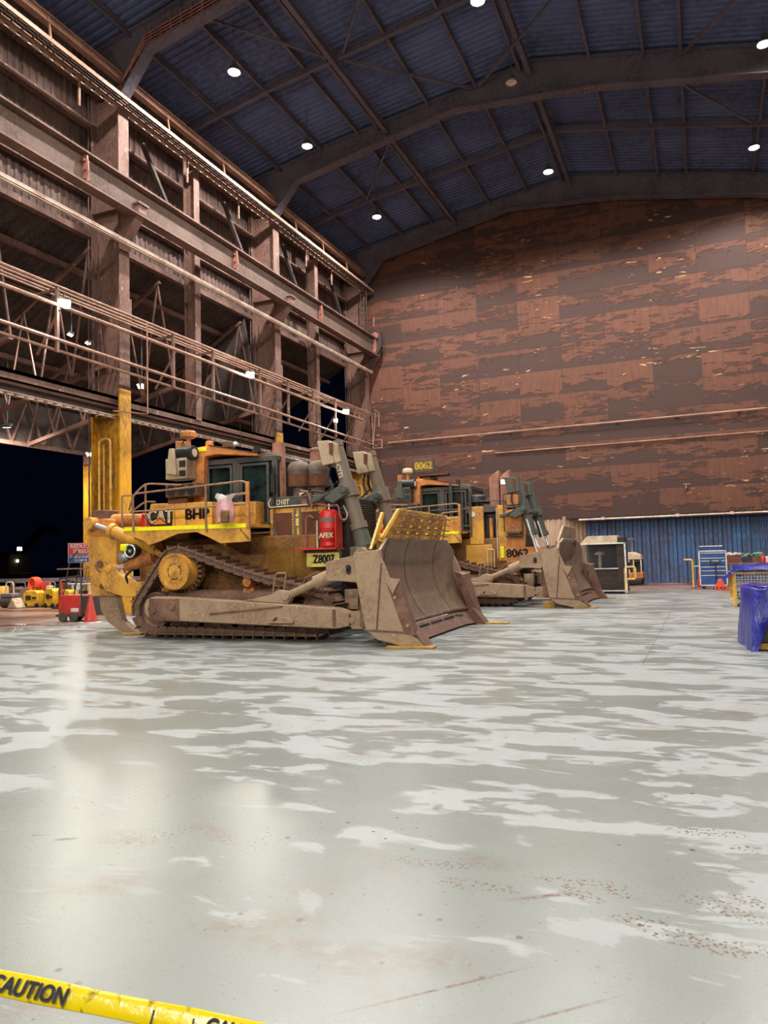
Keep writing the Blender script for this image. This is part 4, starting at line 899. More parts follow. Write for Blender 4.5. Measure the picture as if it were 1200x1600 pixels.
def make_body(root, farther):
    H = 'cat_yellow'
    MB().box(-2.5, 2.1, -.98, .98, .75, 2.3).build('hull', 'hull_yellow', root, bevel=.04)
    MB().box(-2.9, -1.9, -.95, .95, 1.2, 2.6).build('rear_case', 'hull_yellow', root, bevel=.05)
    MB().cyl((1.0, -1.9, 1.0), (1.0, 1.9, 1.0), .12).build('equalizer_shaft', 'undercarriage', root)
    fp = [(-3.1, 2.60), (.34, 2.56), (.36, 2.16), (-.42, 2.14), (-.75, 2.30), (-1.05, 2.42), (-1.55, 2.40), (-2.05, 2.24), (-2.38, 2.16), (-2.55, 2.28), (-3.1, 2.46)]
    for s in (-1, 1):
        lo, hi = (s*1.88, s*1.84)
        fd = MB().prism(fp, s*1.86, s*1.82, 'y').box(-3.1, .34, min(s*1.84, s*.95), max(s*1.84, s*.95), 2.48, 2.56)
        f = fd.build('fender', H, root, smooth=False, bevel=.006)
        MB().prism([(-3.08, 2.51), (.10, 2.47), (.34, 2.47), (.34, 2.56), (-3.08, 2.60)], s*1.862, s*1.872, 'y').build('reflective_strip', 'hi_vis', f, smooth=False)
        MB().beam((-2.9, s*1.7, 2.4), (-2.5, s*1.2, 1.9), .05, .12).beam((-.75, s*1.84, 2.42), (-.5, s*1.5, 2.1), .05, .05).beam((.1, s*1.84, 2.44), (.33, s*1.84, 2.2), .04, .05).build('fender_strut', H, f, smooth=False)
        handrails(root, s*1.9)
    # fuel tank and side panels
    t = MB().prism([(-2.95, 2.56), (-1.0, 2.56), (-1.0, 3.14), (-2.75, 3.18)], -1.3, 1.3, 'y').build('fuel_tank', H, root, bevel=.02)
    MB().box(-1.0, .1, -1.2, 1.2, 2.5, 3.1).build('battery_box', H, root, bevel=.02)
    MB().box(-.92, -.84, -1.215, -1.2, 2.65, 3.0).box(-.6, -.52, -1.215, -1.2, 2.65, 3.0).build('box_vents', 'black_paint', root, smooth=False)
    for s in (-1, 1):
        xd = (1, 0, 0) if s < 0 else (-1, 0, 0)
        if not farther:
            MB().prism([(-2.93, 2.62), (-2.12, 2.60), (-2.10, 3.04), (-2.80, 3.04)], s*1.305, s*1.312, 'y').build('brand_panel', 'black_paint', t, smooth=False)
            lettering('CAT', .46, (-2.46, s*1.318, 2.845), xd, (0, 0, 1), 'cream_letter', t, bold=.013, sx=.80)
            MB().prism([(-2.72, 2.655), (-2.2, 2.655), (-2.46, 2.83)], s*1.32, s*1.33, 'y').build('logo_border', 'black_letter', t, smooth=False)
            MB().prism([(-2.66, 2.67), (-2.26, 2.67), (-2.46, 2.80)], s*1.33, s*1.338, 'y').build('logo_triangle', 'orange_letter', t, smooth=False)
            lettering('BHP', .34, (-1.42, s*1.305, 2.86), xd, (0, 0, 1), 'black_letter', t, bold=.012, sx=1.1)
    MB().prism([(-2.98, 2.62), (-2.68, 2.62), (-2.9, 2.98)], -1.42, -1.40, 'y').build('warning_triangle', 'red_paint', root, smooth=False)
    m = MB()
    for x in (-2.05, -1.72, -.98): m.box(x-.006, x+.006, -1.306, -1.298, 2.56, 3.15)
    m.build('panel_seams', 'rust_mesh', t, smooth=False)
    # cab
    c = MB().box(-1.5, .48, -.86, .86, 2.5, 2.62).box(-1.5, .48, -.86, .86, 4.06, 4.2).prism([(-.45, 4.2), (.42, 4.2), (.3, 4.26), (-.35, 4.26)], -.8, .8, 'y')
    for x0, x1 in ((-1.5, -1.40), (-.72, -.52), (.36, .48)):
        for s in (-1, 1): c.box(x0, x1, min(s*.78, s*.86), max(s*.78, s*.86), 2.6, 4.08)
    for s in (-1, 1): c.box(-1.5, -.6, min(s*.80, s*.86), max(s*.80, s*.86), 2.6, 3.12)
    c.box(-1.5, -1.42, -.86, .86, 2.6, 3.12)
    c = c.build('cab', 'cab_paint', root, bevel=.02)
    MB().box(-1.42, .40, -.80, -.78, 3.1, 4.06).box(-.5, .40, -.80, -.78, 2.62, 3.12).box(-1.42, .40, .78, .80, 3.1, 4.06).box(.42, .44, -.78, .78, 2.7, 4.06).box(-1.46, -1.44, -.78, .78, 3.1, 4.06).build('cab_windows', 'cab_glass', c, smooth=False)
    d = MB()
    for s in (-1, 1):
        for p in (((-.46, 2.6), (-.46, 4.02)), ((.26, 2.6), (.26, 4.02)), ((-.46, 4.0), (.26, 4.0)), ((-.46, 2.6), (.26, 2.6)), ((-1.42, 3.1), (-.72, 3.1)), ((-1.42, 4.0), (-.72, 4.0)), ((-1.38, 3.1), (-1.38, 4.0)), ((-.74, 3.1), (-.74, 4.0))): d.beam((p[0][0], s*.87, p[0][1]), (p[1][0], s*.87, p[1][1]), .05, .06)
    d.build('door_frame', 'cab_paint', c, bevel=.01)
    MB().box(-.9, -.4, -.35, .35, 2.62, 3.2).box(-1.0, -.85, -.35, .35, 3.1, 3.75).build('operator_seat', 'black_rubber', c, bevel=.04)
    MB().tube(fillet([(.42, -.9, 3.0), (.46, -.95, 3.9), (.40, -.9, 4.0)], .08), .03).box(.40, .50, -1.0, -.92, 3.3, 3.75).build('door_mirror', 'black_rubber', c)
    # rollover canopy
    rp = MB().prism([(-1.75, 4.50), (-1.30, 4.53), (-1.28, 4.53), (.05, 4.24), (.05, 4.18), (-1.05, 4.30), (-1.32, 4.28), (-1.68, 4.10), (-1.75, 4.12)], -1.0, 1.0, 'y')
    for s in (-1, 1): rp.prism([(-1.72, 2.6), (-1.45, 2.6), (-1.38, 4.3), (-1.72, 4.3)], min(s*.84, s*1.04), max(s*.84, s*1.04), 'y')
    rp = rp.build('rollover_canopy', 'orange_paint' , root, bevel=.015)
    MB().box(-1.74, -1.33, -1.012, -1.0, 4.40, 4.50).build('reflective_strip', 'hi_vis' if not farther else 'orange_paint', rp, smooth=False)
    MB().prism([(-1.28, 4.55), (.05, 4.26), (.05, 4.25), (-1.28, 4.53)], -1.02, 1.02, 'y').build('canopy_rim', 'rust_mesh', rp, smooth=False)
    # roof bits: beacon, lights, aerials
    MB().lathe((-1.85, -1.0, 4.74), (0, 0, 1), [(.12, 0), (.19, .04), (.19, .14), (.15, .19), (.05, .21)], 20).build('satellite_dome', 'orange_paint' if not farther else 'cream_paint', rp)
    MB().tube([(-1.85, -1.0, 4.3), (-1.85, -1.0, 4.75)], .06, 10).build('dome_mast', 'stack_brown' if not farther else 'orange_paint', rp)
    MB().box(-2.28, -2.08, -.95, -.75, 4.42, 4.72).build('control_box', 'orange_paint', rp, bevel=.02)
    MB().cyl((-2.3, -.85, 4.1), (-2.3, -.6, 4.2), .12).cyl((-2.2, -.7, 4.5), (-1.9, -.9, 4.5), .05).build('rear_horn', 'black_rubber', rp)
    MB().lathe((-1.52, -.6, 4.52), (0, 0, 1), [(.1, 0), (.1, .14), (.08, .19), (.02, .2)], 14).build('beacon', 'orange_letter', rp)
    MB().box(-1.1, -.9, -.7, -.4, 4.5, 4.66).build('roof_unit', 'bin_brown', rp, bevel=.02)
    MB().sphere((-.78, -.6, 4.58), .06).build('camera_dome', 'white_paint', rp)
    MB().beam((.0, -.9, 4.24), (.0, -.9, 4.42), .12, .12).tube([(-.1, -.9, 4.3), (.1, -.9, 4.3)], .03).build('work_light', 'black_paint', rp)
    MB().tube([(-2.2, -.9, 4.7), (-2.2, -.9, 5.15)], .012, 5).tube([(-.95, -.1, 4.6), (-.95, -.1, 5.15)], .008, 5).tube(fillet([(-2.1, -.9, 4.6), (-2.0, -.95, 4.85), (-1.9, -1.0, 4.8)], .05), .015, 5).tube(fillet([(-1.5, -.6, 4.6), (-1.35, -.6, 4.7), (-1.15, -.55, 4.6)], .05), .012, 5).build('aerials', 'black_rubber', rp)
    # air conditioner / camera box on the left rear corner, fan box under it
    bx = MB().box(-2.22, -1.62, -1.42, -1.0, 3.72, 4.22).prism([(-2.15, 3.85), (-1.85, 3.80), (-1.93, 4.45), (-2.06, 4.45)], -1.5, -1.42, 'y').build('air_unit', 'beige_box' if not farther else 'green_grey', root, bevel=.02)
    MB().box(-1.82, -1.64, -1.432, -1.42, 3.78, 3.92).box(-1.82, -1.64, -1.432, -1.42, 4.0, 4.15).build('air_vents', 'black_paint', bx, smooth=False)
    MB().cyl((-1.95, -1.25, 4.35), (-1.5, -1.3, 4.33), .16, n=18).cyl((-1.52, -1.3, 4.33), (-1.47, -1.3, 4.33), .18, n=18).build('round_horn', 'black_rubber', bx)
    MB().cyl((-1.475, -1.3, 4.33), (-1.46, -1.3, 4.33), .1, n=18).build('horn_lens', 'chrome', bx)
    fb = MB().box(-2.28, -1.4, -1.35, -.95, 3.30, 3.62).build('fan_box', 'bin_brown' if not farther else 'green_grey', root, bevel=.02)
    m = MB()
    for i in range(3): m.lathe((-2.1+i*.28, -1.36, 3.46), (0, -1, 0), [(.13, 0), (.13, .015), (.11, .015), (.11, .004), (.04, .004), (.04, .02)], 18)
    m.build('fans', 'black_paint', fb)
    MB().box(-2.25, -1.7, -1.3, -.95, 3.14, 3.28).build('fan_bracket', 'rust_mesh', fb, bevel=.01)
    # radiator front
    g = MB().box(2.02, 2.28, -.85, .85, 1.15, 3.12).build('radiator_guard', 'black_paint', root, bevel=.02)
    m = MB()
    for i in range(34): m.box(2.28, 2.31, -.72, .72, 1.3+i*.05, 1.325+i*.05)
    m.build('grille_slats', 'dark_steel', g, smooth=False)

def dozer_near():
    root = empty('bulldozer', (-9.6, 15.87, 0.0), math.radians(2.0), 'nearest large yellow bulldozer with CAT and BHP panels, wide brown blade and red extinguisher', 'bulldozer')
    make_tracks(root); make_arms(root); make_blade(root, True); make_ripper(root); make_body(root, False); lift_cylinders(root)
    H = 'cat_yellow'
    h = MB().box(.28, 1.75, -.86, .86, 2.2, 2.95).build('engine_hood', H, root, bevel=.02)
    MB().box(.22, 1.75, -.98, .98, 1.3, 2.02).build('lower_cowl', 'cat_yellow', root, bevel=.02)
    MB().prism([(.22, 2.93), (2.1, 2.93), (2.1, 3.18), (.22, 3.2)], -.9, .9, 'y').build('hood_top', 'cab_paint', root, bevel=.02)
    lettering('D10T', .17, (.66, -.905, 3.06), (1, 0, 0), (0, 0, 1), 'cream_letter', root, sx=.85)
    MB().tube(fillet([(.34, -.905, 3.15), (.28, -.905, 3.08), (.30, -.905, 2.96), (1.3, -.905, 2.98)], .05), .012, 6).build('hood_stripe', 'cream_letter', root)
    MB().box(1.15, 1.28, -.912, -.9, 2.98, 3.12).build('hood_label', 'lug_red', root, smooth=False)
    for a, b in ((.38, .88), (1.12, 1.58)):
        MB().box(a, b, -.88, -.86, 2.12, 2.82).build('screen_panel', 'rust_mesh', h, smooth=False)
        m = MB()
        for i in range(11): m.cyl((b+.01, -.885, 2.18+i*.06), (b+.01, -.87, 2.18+i*.06), .012, n=6)
        m.build('rivets', 'cream_letter', h, smooth=False)
    MB().prism([(.38, 2.5), (.6, 2.1), (.9, 2.1), (.9, 2.04), (.56, 2.04), (.33, 2.5)], -.9, -.87, 'y').box(.92, .98, -.89, -.86, 2.0, 2.9).box(1.06, 1.10, -.89, -.86, 2.0, 2.9).build('hood_frame', 'grey_band', h, smooth=False)
    MB().cyl((1.02, -.9, 2.75), (1.02, -.87, 2.75), .04).box(.985, 1.06, -.9, -.88, 2.5, 2.68).build('decal', 'plate_yellow', h, smooth=False)
    MB().box(.24, 1.76, -.90, -.86, 1.98, 2.06).box(.96, .975, -.99, -.98, 1.32, 2.0).build('cowl_trim', 'hull_yellow', root, smooth=False)
    # exhaust stack, pre-cleaners
    MB().cyl((.36, -.5, 3.15), (.36, -.5, 4.52), .155, n=20).build('exhaust_stack', 'stack_brown', root)
    MB().cyl((.95, .3, 3.15), (.95, .3, 4.4), .15, n=20).lathe((.95, .3, 4.38), (0, 0, 1), [(.18, 0), (.18, .05), (.1, .08)], 20).build('exhaust_stack', 'stack_brown', root)
    for x, y in ((.88, -.5), (1.33, -.35)):
        p = MB().lathe((x, y, 3.42), (0, 0, 1), [(.2, 0), (.245, .02), (.25, .36), (.265, .38), (.265, .46), (.25, .52), (.18, .6), (.06, .63), (0.0, .635)], 26).build('air_precleaner', 'cleaner_grey', root)
        MB().cyl((x, y, 3.15), (x, y, 3.44), .14, n=18).build('intake_neck', 'cleaner_grey', p)
        MB().lathe((x, y, 3.42), (0, 0, 1), [(.249, .02), (.253, .02), (.254, .3), (.249, .3)], 26).build('dust_band', 'rust_mesh', p)
    MB().box(1.0, 1.18, -.75, -.6, 3.2, 3.28).build('suppression_nozzle', 'cream_paint', root, bevel=.02)
    # red extinguisher bottle on its shelf
    e = MB().lathe((1.95, -1.15, 1.98), (0, 0, 1), [(.17, 0), (.2, .03), (.2, .06), (.185, .12), (.22, .18), (.22, .42), (.225, .43), (.22, .44), (.22, .72), (.20, .79), (.12, .84), (.05, .85)], 30).build('fire_extinguisher', 'red_paint', root)
    MB().lathe((1.95, -1.15, 2.54), (0, 0, 1), [(.2205, 0), (.2215, 0), (.2215, .1), (.2205, .1)], 30).build('grey_band', 'grey_band', e)
    MB().tube([(1.95, -1.15, 2.82), (1.95, -1.15, 2.95)], .025).box(1.88, 2.02, -1.18, -1.12, 2.88, 2.92).build('valve', 'chrome', e)
    lettering('AFEX', .15, (1.97, -1.374, 2.24), (1, 0, 0), (0, 0, 1), 'cream_letter', e, bold=.004, sx=.95)
    MB().box(1.2, 2.2, -1.4, -.9, 1.93, 1.975).box(2.17, 2.2, -1.35, -1.0, 1.96, 2.7).build('extinguisher_shelf', 'red_paint', root, bevel=.005)
    MB().tube(fillet([(1.95, -1.18, 2.9), (1.6, -1.2, 2.98), (1.5, -1.05, 2.86), (1.42, -1.0, 3.1), (1.36, -1.0, 3.26), (1.15, -.95, 3.3)], .08), .03).tube(fillet([(2.0, -1.2, 2.9), (2.2, -1.2, 2.92), (2.24, -1.2, 2.6), (2.3, -1.1, 2.55)], .08), .022).tube(fillet([(1.32, -1.05, 1.97), (1.32, -1.05, 2.65), (1.42, -1.05, 2.72), (1.52, -1.05, 2.65)], .1), .022).build('red_hoses', 'lug_red', root)
    MB().tube(fillet([(1.6, -1.05, 2.6), (1.6, -1.05, 1.98)], .1), .025).tube(fillet([(2.28, -1.1, 2.9), (2.38, -1.1, 2.7), (2.34, -1.1, 2.58), (2.22, -1.1, 2.6)], .05), .018).build('white_hoses', 'rag_cream', root)
    pl = MB().box(1.42, 2.22, -1.24, -1.22, 1.56, 1.87).build('number_plate', 'plate_yellow', root, smooth=False)
    lettering('Z8007', .25, (1.84, -1.245, 1.72), (1, 0, 0), (0, 0, 1), 'black_letter', pl, bold=.008, sx=.78)
    MB().box(1.38, 2.3, -1.3, -.9, 1.88, 1.93).box(2.24, 2.3, -1.3, -.9, 1.4, 1.93).box(1.9, 2.25, -1.2, -.9, .9, 1.55).build('front_bracket', 'black_paint', root, bevel=.01)
    MB().box(1.78, 2.05, -.95, -.88, 1.9, 3.0).build('side_screen', 'black_paint', root, smooth=False)
    lettering('10CTTS', .13, (2.21, -1.155, 3.72), (.27, 0, -1), (1, 0, .27), 'cream_letter', root, bold=.003)
    # clutter behind the ripper: yellow reel
    MB().cyl((-3.2, -1.5, 2.05), (-3.2, -1.3, 2.05), .17, n=20).build('hose_reel', 'black_rubber', root)
    MB().tube([(-3.2+.15*math.cos(a*PI/8), -1.52, 2.05+.15*math.sin(a*PI/8)) for a in range(16)], .02, 6, closed=True).cyl((-3.2, -1.53, 2.05), (-3.2, -1.5, 2.05), .04).build('reel_rim', 'chrome', root)
    MB().box(-3.48, -3.3, -1.55, -1.35, 2.05, 2.22).build('cylinder_cap', 'hi_vis', root, bevel=.03)
    MB().sphere((-3.45, -1.45, 1.9), .14, (1.2, .8, .8)).build('rag_wrap', 'rag_silver', root)
    return root
def dozer_far():
    root = empty('bulldozer', (-7.93, 26.3, 0.0), math.radians(.5), 'farther bulldozer numbered 8062 with open engine side and twin slanted exhausts', 'bulldozer')
    make_tracks(root); make_arms(root); make_blade(root, False); make_ripper(root); make_body(root, True); lift_cylinders(root, True)
    # cab cage
    m = MB()
    for x in (-.55, -.25, .2, .5): m.tube([(x, -1.12, 2.35), (x, -1.12, 3.95 if x > -.5 else 3.4)], .03)
    for z in (3.35, 2.75): m.tube([(-.95, -1.12, z), (.5, -1.12, z)], .025)
    m.tube(fillet([(-1.3, -1.2, 2.7), (-1.3, -1.2, 3.3), (-1.0, -1.2, 3.3), (-1.0, -1.2, 2.7)], .08), .02)
    m.cyl((-.25, -.95, 2.4), (-.25, -.95, 4.3), .07); m.build('cab_cage', 'cab_paint', root)
    m = MB()
    for i in range(6): m.tube([(-2.9+i*.12, -1.2, 2.6), (-2.9+i*.12, -1.2, 4.0)], .015, 5)
    for z in (3.2, 4.0): m.tube([(-3.0, -1.2, z), (-2.2, -1.2, z)], .015, 5)
    m.build('rear_cage', 'dark_steel', root)
    s = MB().prism([(-.42, 4.72), (.42, 4.72), (.38, 5.25), (-.36, 5.25)], -.05, .05, 'y').build('roof_sign', 'cab_paint', root, bevel=.01)
    s.location = (-1.3, -.75, .02)
    MB().box(-.34, .36, -.062, -.05, 4.78, 5.2).build('sign_face', 'bin_brown', s, smooth=False)
    lettering('8062', .36, (.0, -.066, 4.99), (1, 0, 0), (0, 0, 1), 'yellow_letter', s, bold=.008, sx=.95)
    MB().box(-1.5, -.4, -1.0, -.5, 4.62, 4.68).build('sign_tray', 'rust_mesh', root, smooth=False)
    MB().lathe((-.45, -.7, 4.6), (0, 0, 1), [(.1, 0), (.1, .1), (.02, .14)], 12).build('beacon', 'black_rubber', root)
    # engine bay
    MB().box(.42, .92, -1.02, -.9, 2.1, 3.42).build('bay_post', 'cat_yellow', root, bevel=.015)
    MB().box(1.42, 1.72, -1.02, -.9, 1.5, 3.42).build('bay_post', 'cat_yellow', root, bevel=.015)
    MB().box(.3, 1.8, -1.0, 1.0, 3.2, 3.42).build('hood_top', 'cab_paint', root, bevel=.015)
    MB().box(.3, 1.75, -.7, .9, 1.5, 3.2).build('engine_block', 'black_paint', root, bevel=.03)
    MB().box(.24, 1.2, -1.02, -.8, 1.3, 2.08).build('lower_cowl', 'cat_yellow', root, bevel=.02)
    MB().tube(fillet([(1.15, -.85, 3.0), (1.15, -.85, 2.0), (1.3, -.85, 1.7)], .1), .07, 10).tube([(1.35, -.8, 2.6), (1.6, -.8, 1.9)], .05).build('coolant_pipes', 'orange_paint', root)
    MB().tube(fillet([(1.0, -.85, 3.1), (1.25, -.9, 3.0), (1.35, -.9, 2.3)], .1), .03).tube([(1.0, -.8, 2.3), (1.3, -.8, 2.9)], .035).build('engine_hoses', 'black_rubber', root)
    MB().tube([(1.40, -1.06, 1.6), (1.40, -1.06, 3.35)], .02).tube(fillet([(1.05, -1.1, 1.2), (1.05, -1.1, 1.9), (1.28, -1.1, 1.9), (1.28, -1.1, 1.2)], .05), .025).build('grab_rail', 'cream_paint', root)
    MB().box(1.5, 1.62, -1.08, -1.02, 1.6, 2.0).box(.95, 1.0, -.92, -.9, 2.0, 2.1).build('yellow_filter', 'hi_vis', root, bevel=.02)
    p = MB().prism([(1.72, 1.2), (2.2, 1.2), (2.35, 1.9), (2.45, 3.0), (1.72, 3.3)], -1.05, -.95, 'y').box(1.7, 2.85, -1.08, -1.0, 1.3, 1.95).build('front_panel', 'orange_paint', root, bevel=.015)
    lettering('8062', .38, (2.08, -1.085, 1.74), (1, 0, 0), (0, 0, 1), 'black_letter', p, bold=.012, sx=1.0)
    MB().box(1.8, 2.2, -1.15, -.8, 3.4, 3.95).build('tall_filter', 'orange_paint', root, bevel=.02)
    MB().tube(fillet([(1.68, -1.15, 2.5), (1.68, -1.15, 3.8), (2.3, -1.15, 3.78), (2.3, -1.15, 2.3), (1.7, -1.15, 2.35)], .06), .022).build('front_rail', 'cab_paint', root)
    MB().box(1.78, 2.25, -1.3, -1.0, 2.42, 2.5).box(1.75, 2.2, -1.25, -1.0, 3.3, 3.36).build('front_shelf', 'green_grey', root, bevel=.01)
    MB().sphere((1.98, -1.15, 3.12), .2, (1.3, .6, .7)).build('cloth_bundle', 'orange_paint', root)
    for i, (x, y) in enumerate(((1.25, -.5), (1.65, -.55))):
        q = MB().add([(x-.18, y-.16, 3.4), (x+.18, y-.16, 3.4), (x+.18, y+.16, 3.4), (x-.18, y+.16, 3.4), (x-.18, y-.16, 4.42), (x+.16, y-.16, 4.68), (x+.16, y+.16, 4.68), (x-.18, y+.16, 4.42)], [(0, 3, 2, 1), (4, 5, 6, 7), (0, 1, 5, 4), (1, 2, 6, 5), (2, 3, 7, 6), (3, 0, 4, 7)])
        q.build('exhaust_stack', 'stack_brown', root, bevel=.03)
    l = MB().box(1.62, 1.82, -1.2, -1.1, 4.12, 4.28).build('work_light', 'lamp_body', root, smooth=False)
    MB().box(1.64, 1.80, -1.215, -1.2, 4.14, 4.27).build('light_lens', 'warm_glow', l, smooth=False)
    MB().lathe((.55, -.5, 3.5), (0, 0, 1), [(.14, -.1), (.14, .1), (.34, .14), (.34, .3), (.28, .36), (.0, .36)], 22).lathe((.95, -.3, 3.55), (0, 0, 1), [(.2, 0), (.3, .05), (.3, .16), (0, .2)], 20).build('air_intake', 'cab_paint', root)
    MB().tube(fillet([(.35, -.95, 3.42), (.35, -.95, 3.6), (1.7, -.95, 3.6), (1.7, -.95, 3.42)], .08), .02).build('hood_rail', 'cab_paint', root)
    MB().cyl((.52, -1.0, 3.15), (.54, -1.06, 3.15), .1).build('mirror', 'white_paint', root)
    return root
D1 = dozer_near(); D2 = dozer_far()
# things around the machines
def block(x, y, rz, l, w, h, label):
    o = MB().box(-l/2, l/2, -w/2, w/2, 0, h).build('timber_block', 'timber', smooth=False, bevel=.006); o.location = (x, y, 0); o.rotation_euler = (0, 0, rz); tag(o, label, 'timber block', 'timber blocks under the machines')
block(-5.2, 13.35, .1, .95, .3, .035, 'flat timber block under the near corner of the nearest blade')
block(-5.0, 18.4, .1, .9, .3, .035, 'flat timber block under the far corner of the nearest blade')
block(-12.95, 14.6, .1, .5, .25, .05, 'short timber block under the ripper tip of the nearest bulldozer')
block(-3.45, 23.85, .1, .7, .3, .03, 'flat timber block under the near corner of the farther blade')
block(-3.4, 28.7, .1, .7, .3, .03, 'flat timber block under the far corner of the farther blade')
block(-4.6, 24.0, .2, .35, .3, .2, 'pale timber block standing behind the farther blade')
# plastic bag hanging at the cab walkway
rr = random.Random(11); rows = []
for j, (z, w_) in enumerate(((2.6, .17), (2.7, .22), (2.85, .23), (3.0, .2), (3.1, .17), (3.2, .25))):
    rows.append([(w_*math.cos(a*PI/8)+rr.uniform(-.02, .02), .15*math.sin(a*PI/8)+rr.uniform(-.02, .02), z+(.05*math.sin(a*1.3) if j == 5 else 0)) for a in range(17)])
    rows[-1][16] = rows[-1][0]
e = empty('plastic_bag', (-9.72, 13.86, 0), 0, 'pinkish plastic bag hanging on the walkway rail beside the cab of the nearest bulldozer', 'bag')
MB().grid(rows[:5]).build('bag_body', 'bag_pink', e); MB().grid(rows[4:]).build('bag_top', 'bag_white', e)
MB().box(.0, .2, -.19, -.1, 2.57, 2.85).build('brown_bag_side', 'bag_brown', e, bevel=.03)
# ================================================================= YARD AND RIGHT-HAND THINGS, TAPE
def lightplant(x, y, z, label, power, size=.28):
    e = empty('lighting_tower', (x, y, 0), 0, label, 'lighting tower')
    m = MB(); m.tube([(0, 0, .8), (0, 0, z)], .06); m.build('mast', 'dark_steel', e)
    MB().box(-1, 1, -.6, .6, 0, 1.2).build('trailer', 'dark_steel', e, bevel=.03)
    d = Vector((-x, -y, 0)).normalized()
    MB().beam(Vector((0, 0, z))-d*.2, Vector((0, 0, z)), size*1.6, size*1.2).build('lamp_head', 'lamp_body', e, smooth=False)
    MB().beam(Vector((0, 0, z)), Vector((0, 0, z))+d*.02, size*1.4, size).build('lens', 'flood_glow', e, smooth=False)
lightplant(-60, 52.1, 3.5, 'distant lighting tower glaring in the dark at the far left', 1)
lightplant(-60, 59.2, 3.5, 'distant lighting tower glaring beside the red and blue sign', 1)
e = empty('distant_excavator', (-66, 56.5, 0), 0, 'faint dark excavator standing in the night yard', 'excavator')
MB().box(-3, 2, -2.2, .5, .9, 3.2).build('body', 'dark_steel', e, bevel=.1)
MB().box(-3.4, 2.4, -2.6, 1, 0, .9).build('tracks', 'dark_steel', e, bevel=.2)
MB().beam((0, 0, 2.4), (0, 4.2, 6.2), .5, .7).beam((0, 4.2, 6.2), (0, 6.2, 5.4), .4, .5).build('boom', 'dark_steel', e, smooth=False)
MB().box(2.02, 2.1, -1.3, -1.05, 2.3, 2.5).build('work_lamp', 'warm_glow', e, smooth=False)

# barrier rail
e = empty('guard_rail', (-28, 26, 0), 0, 'long grey double guard rail at the edge of the yard', 'guard rail')
MB().beam((-10, 0, 1.12), (9, 0, 1.12), .12, .16).beam((-10, .05, .5), (9, .05, .5), .08, .1).build('rails', 'barrier_grey', e, smooth=False)
for x in (-6, -2.4, 1.2, 4.8, 8.4): MB().box(x-.06, x+.06, -.06, .06, 0, 1.1).build('post', 'barrier_grey', e, smooth=False)
# yellow compressors / cases
def case(x, y, w, h, label, dx=0):
    e = empty('wheeled_case', (x, y, 0), .15*dx, label, 'case', 'yellow wheeled cases in the yard')
    MB().prism([(-w/2, .05), (w/2, .05), (w/2, h*.86), (w*.3, h), (-w*.34, h), (-w/2, h*.8)], -.25, .25, 'y').build('body', 'yellow_case', e, bevel=.03)
    MB().box(-w*.3, w*.05, -.27, -.24, h*.45, h*.7).build('vent', 'black_paint', e, smooth=False)
    MB().box(w*.12, w*.4, -.27, -.24, h*.5, h*.62).build('latch', 'black_paint', e, smooth=False)
    for s in (-.35, .45): MB().cyl((w*s, -.3, .09), (w*s, -.24, .09), .09).build('wheel', 'black_rubber', e)
    MB().tube(fillet([(w*.2, 0, h*.95), (w*.2, 0, h+.12), (-w*.1, 0, h+.12), (-w*.1, 0, h*.95)], .04), .02, 6).build('handle', 'black_paint', e)
case(-26.75, 24.0, .75, .72, 'yellow wheeled case leftmost of three beside the guard rail', 1)
case(-25.6, 24.0, .6, .8, 'yellow wheeled case in the middle of three beside the guard rail', -1)
case(-24.75, 23.9, .62, .74, 'yellow wheeled case rightmost of three beside the guard rail', 1)
m = MB(); m.lathe((0, 0, 0), (0, 0, 1), [(.3, 0), (.32, .05), (.3, .3), (.32, .35), (.3, .6), (.32, .65), (.3, .92)], 18)
o = m.build('oil_drum', 'rail_yellow'); o.location = (-28.75, 24, 0); tag(o, 'yellow ribbed drum at the far left edge of the yard', 'drum')
e = empty('yard_roller', (-27.75, 23.6, 0), 0, 'small grey walk-behind roller with a raised handle', 'roller')
MB().cyl((-.35, 0, .25), (.35, 0, .25), .25, n=20).build('drum', 'wheel_grey', e)
MB().box(-.35, .35, -.2, .25, .45, .62).build('deck', 'barrier_grey', e, bevel=.03)
MB().tube(fillet([(-.25, 0, .6), (-.2, 0, 1.1), (.2, 0, 1.1), (.25, 0, .6)], .1), .03).build('handle', 'cream_paint', e)
m = MB()
for i in range(5): m.tube([(-27.2+.22*math.cos(a/12*2*PI)+i*.02, 24.3+i*.05, .95+.3*math.sin(a/12*2*PI)) for a in range(12)], .05, 6, closed=True)
tag(m.build('hose_coil', 'orange_plastic'), 'orange hose coil hanging on the guard rail', 'hose')
for i in range(4):
    m = MB(); m.lathe((-26.8+i*.14, 24.5, 0), (0, 0, 1), [(.055, 0), (.06, .02), (.06, 1.0), (.03, 1.08), (.02, 1.12)], 12); tag(m.build('gas_bottle', 'cone_red' if i < 3 else 'orange_paint'), ('leftmost', 'second', 'third', 'rightmost orange')[i]+' upright bottle in the row behind the left yellow case', 'bottle', 'red bottles behind the yellow cases')
tag(MB().box(-26.3, -26.02, 24.2, 24.45, 0, .9).build('jerry_can', 'white_paint', bevel=.03), 'whitish plastic container between the yellow cases', 'container')
tag(MB().box(-25.85, -25.55, 24.5, 24.7, .6, 1.0).box(-25.8, -25.6, 24.5, 24.7, 0, .6).build('junction_box', 'bin_brown', bevel=.02), 'brown box on a stand behind the middle yellow case', 'box')
tag(MB().prism([(-.35, 0), (.25, 0), (-.05, .45)], 0, .5, 'y').build('white_sack', 'rag_cream', bevel=.04), 'slumped pale sack beside the left yellow case', 'sack'); bpy.data.objects['white_sack'].location = (-27.0, 23.1, 0)
m = MB(); 
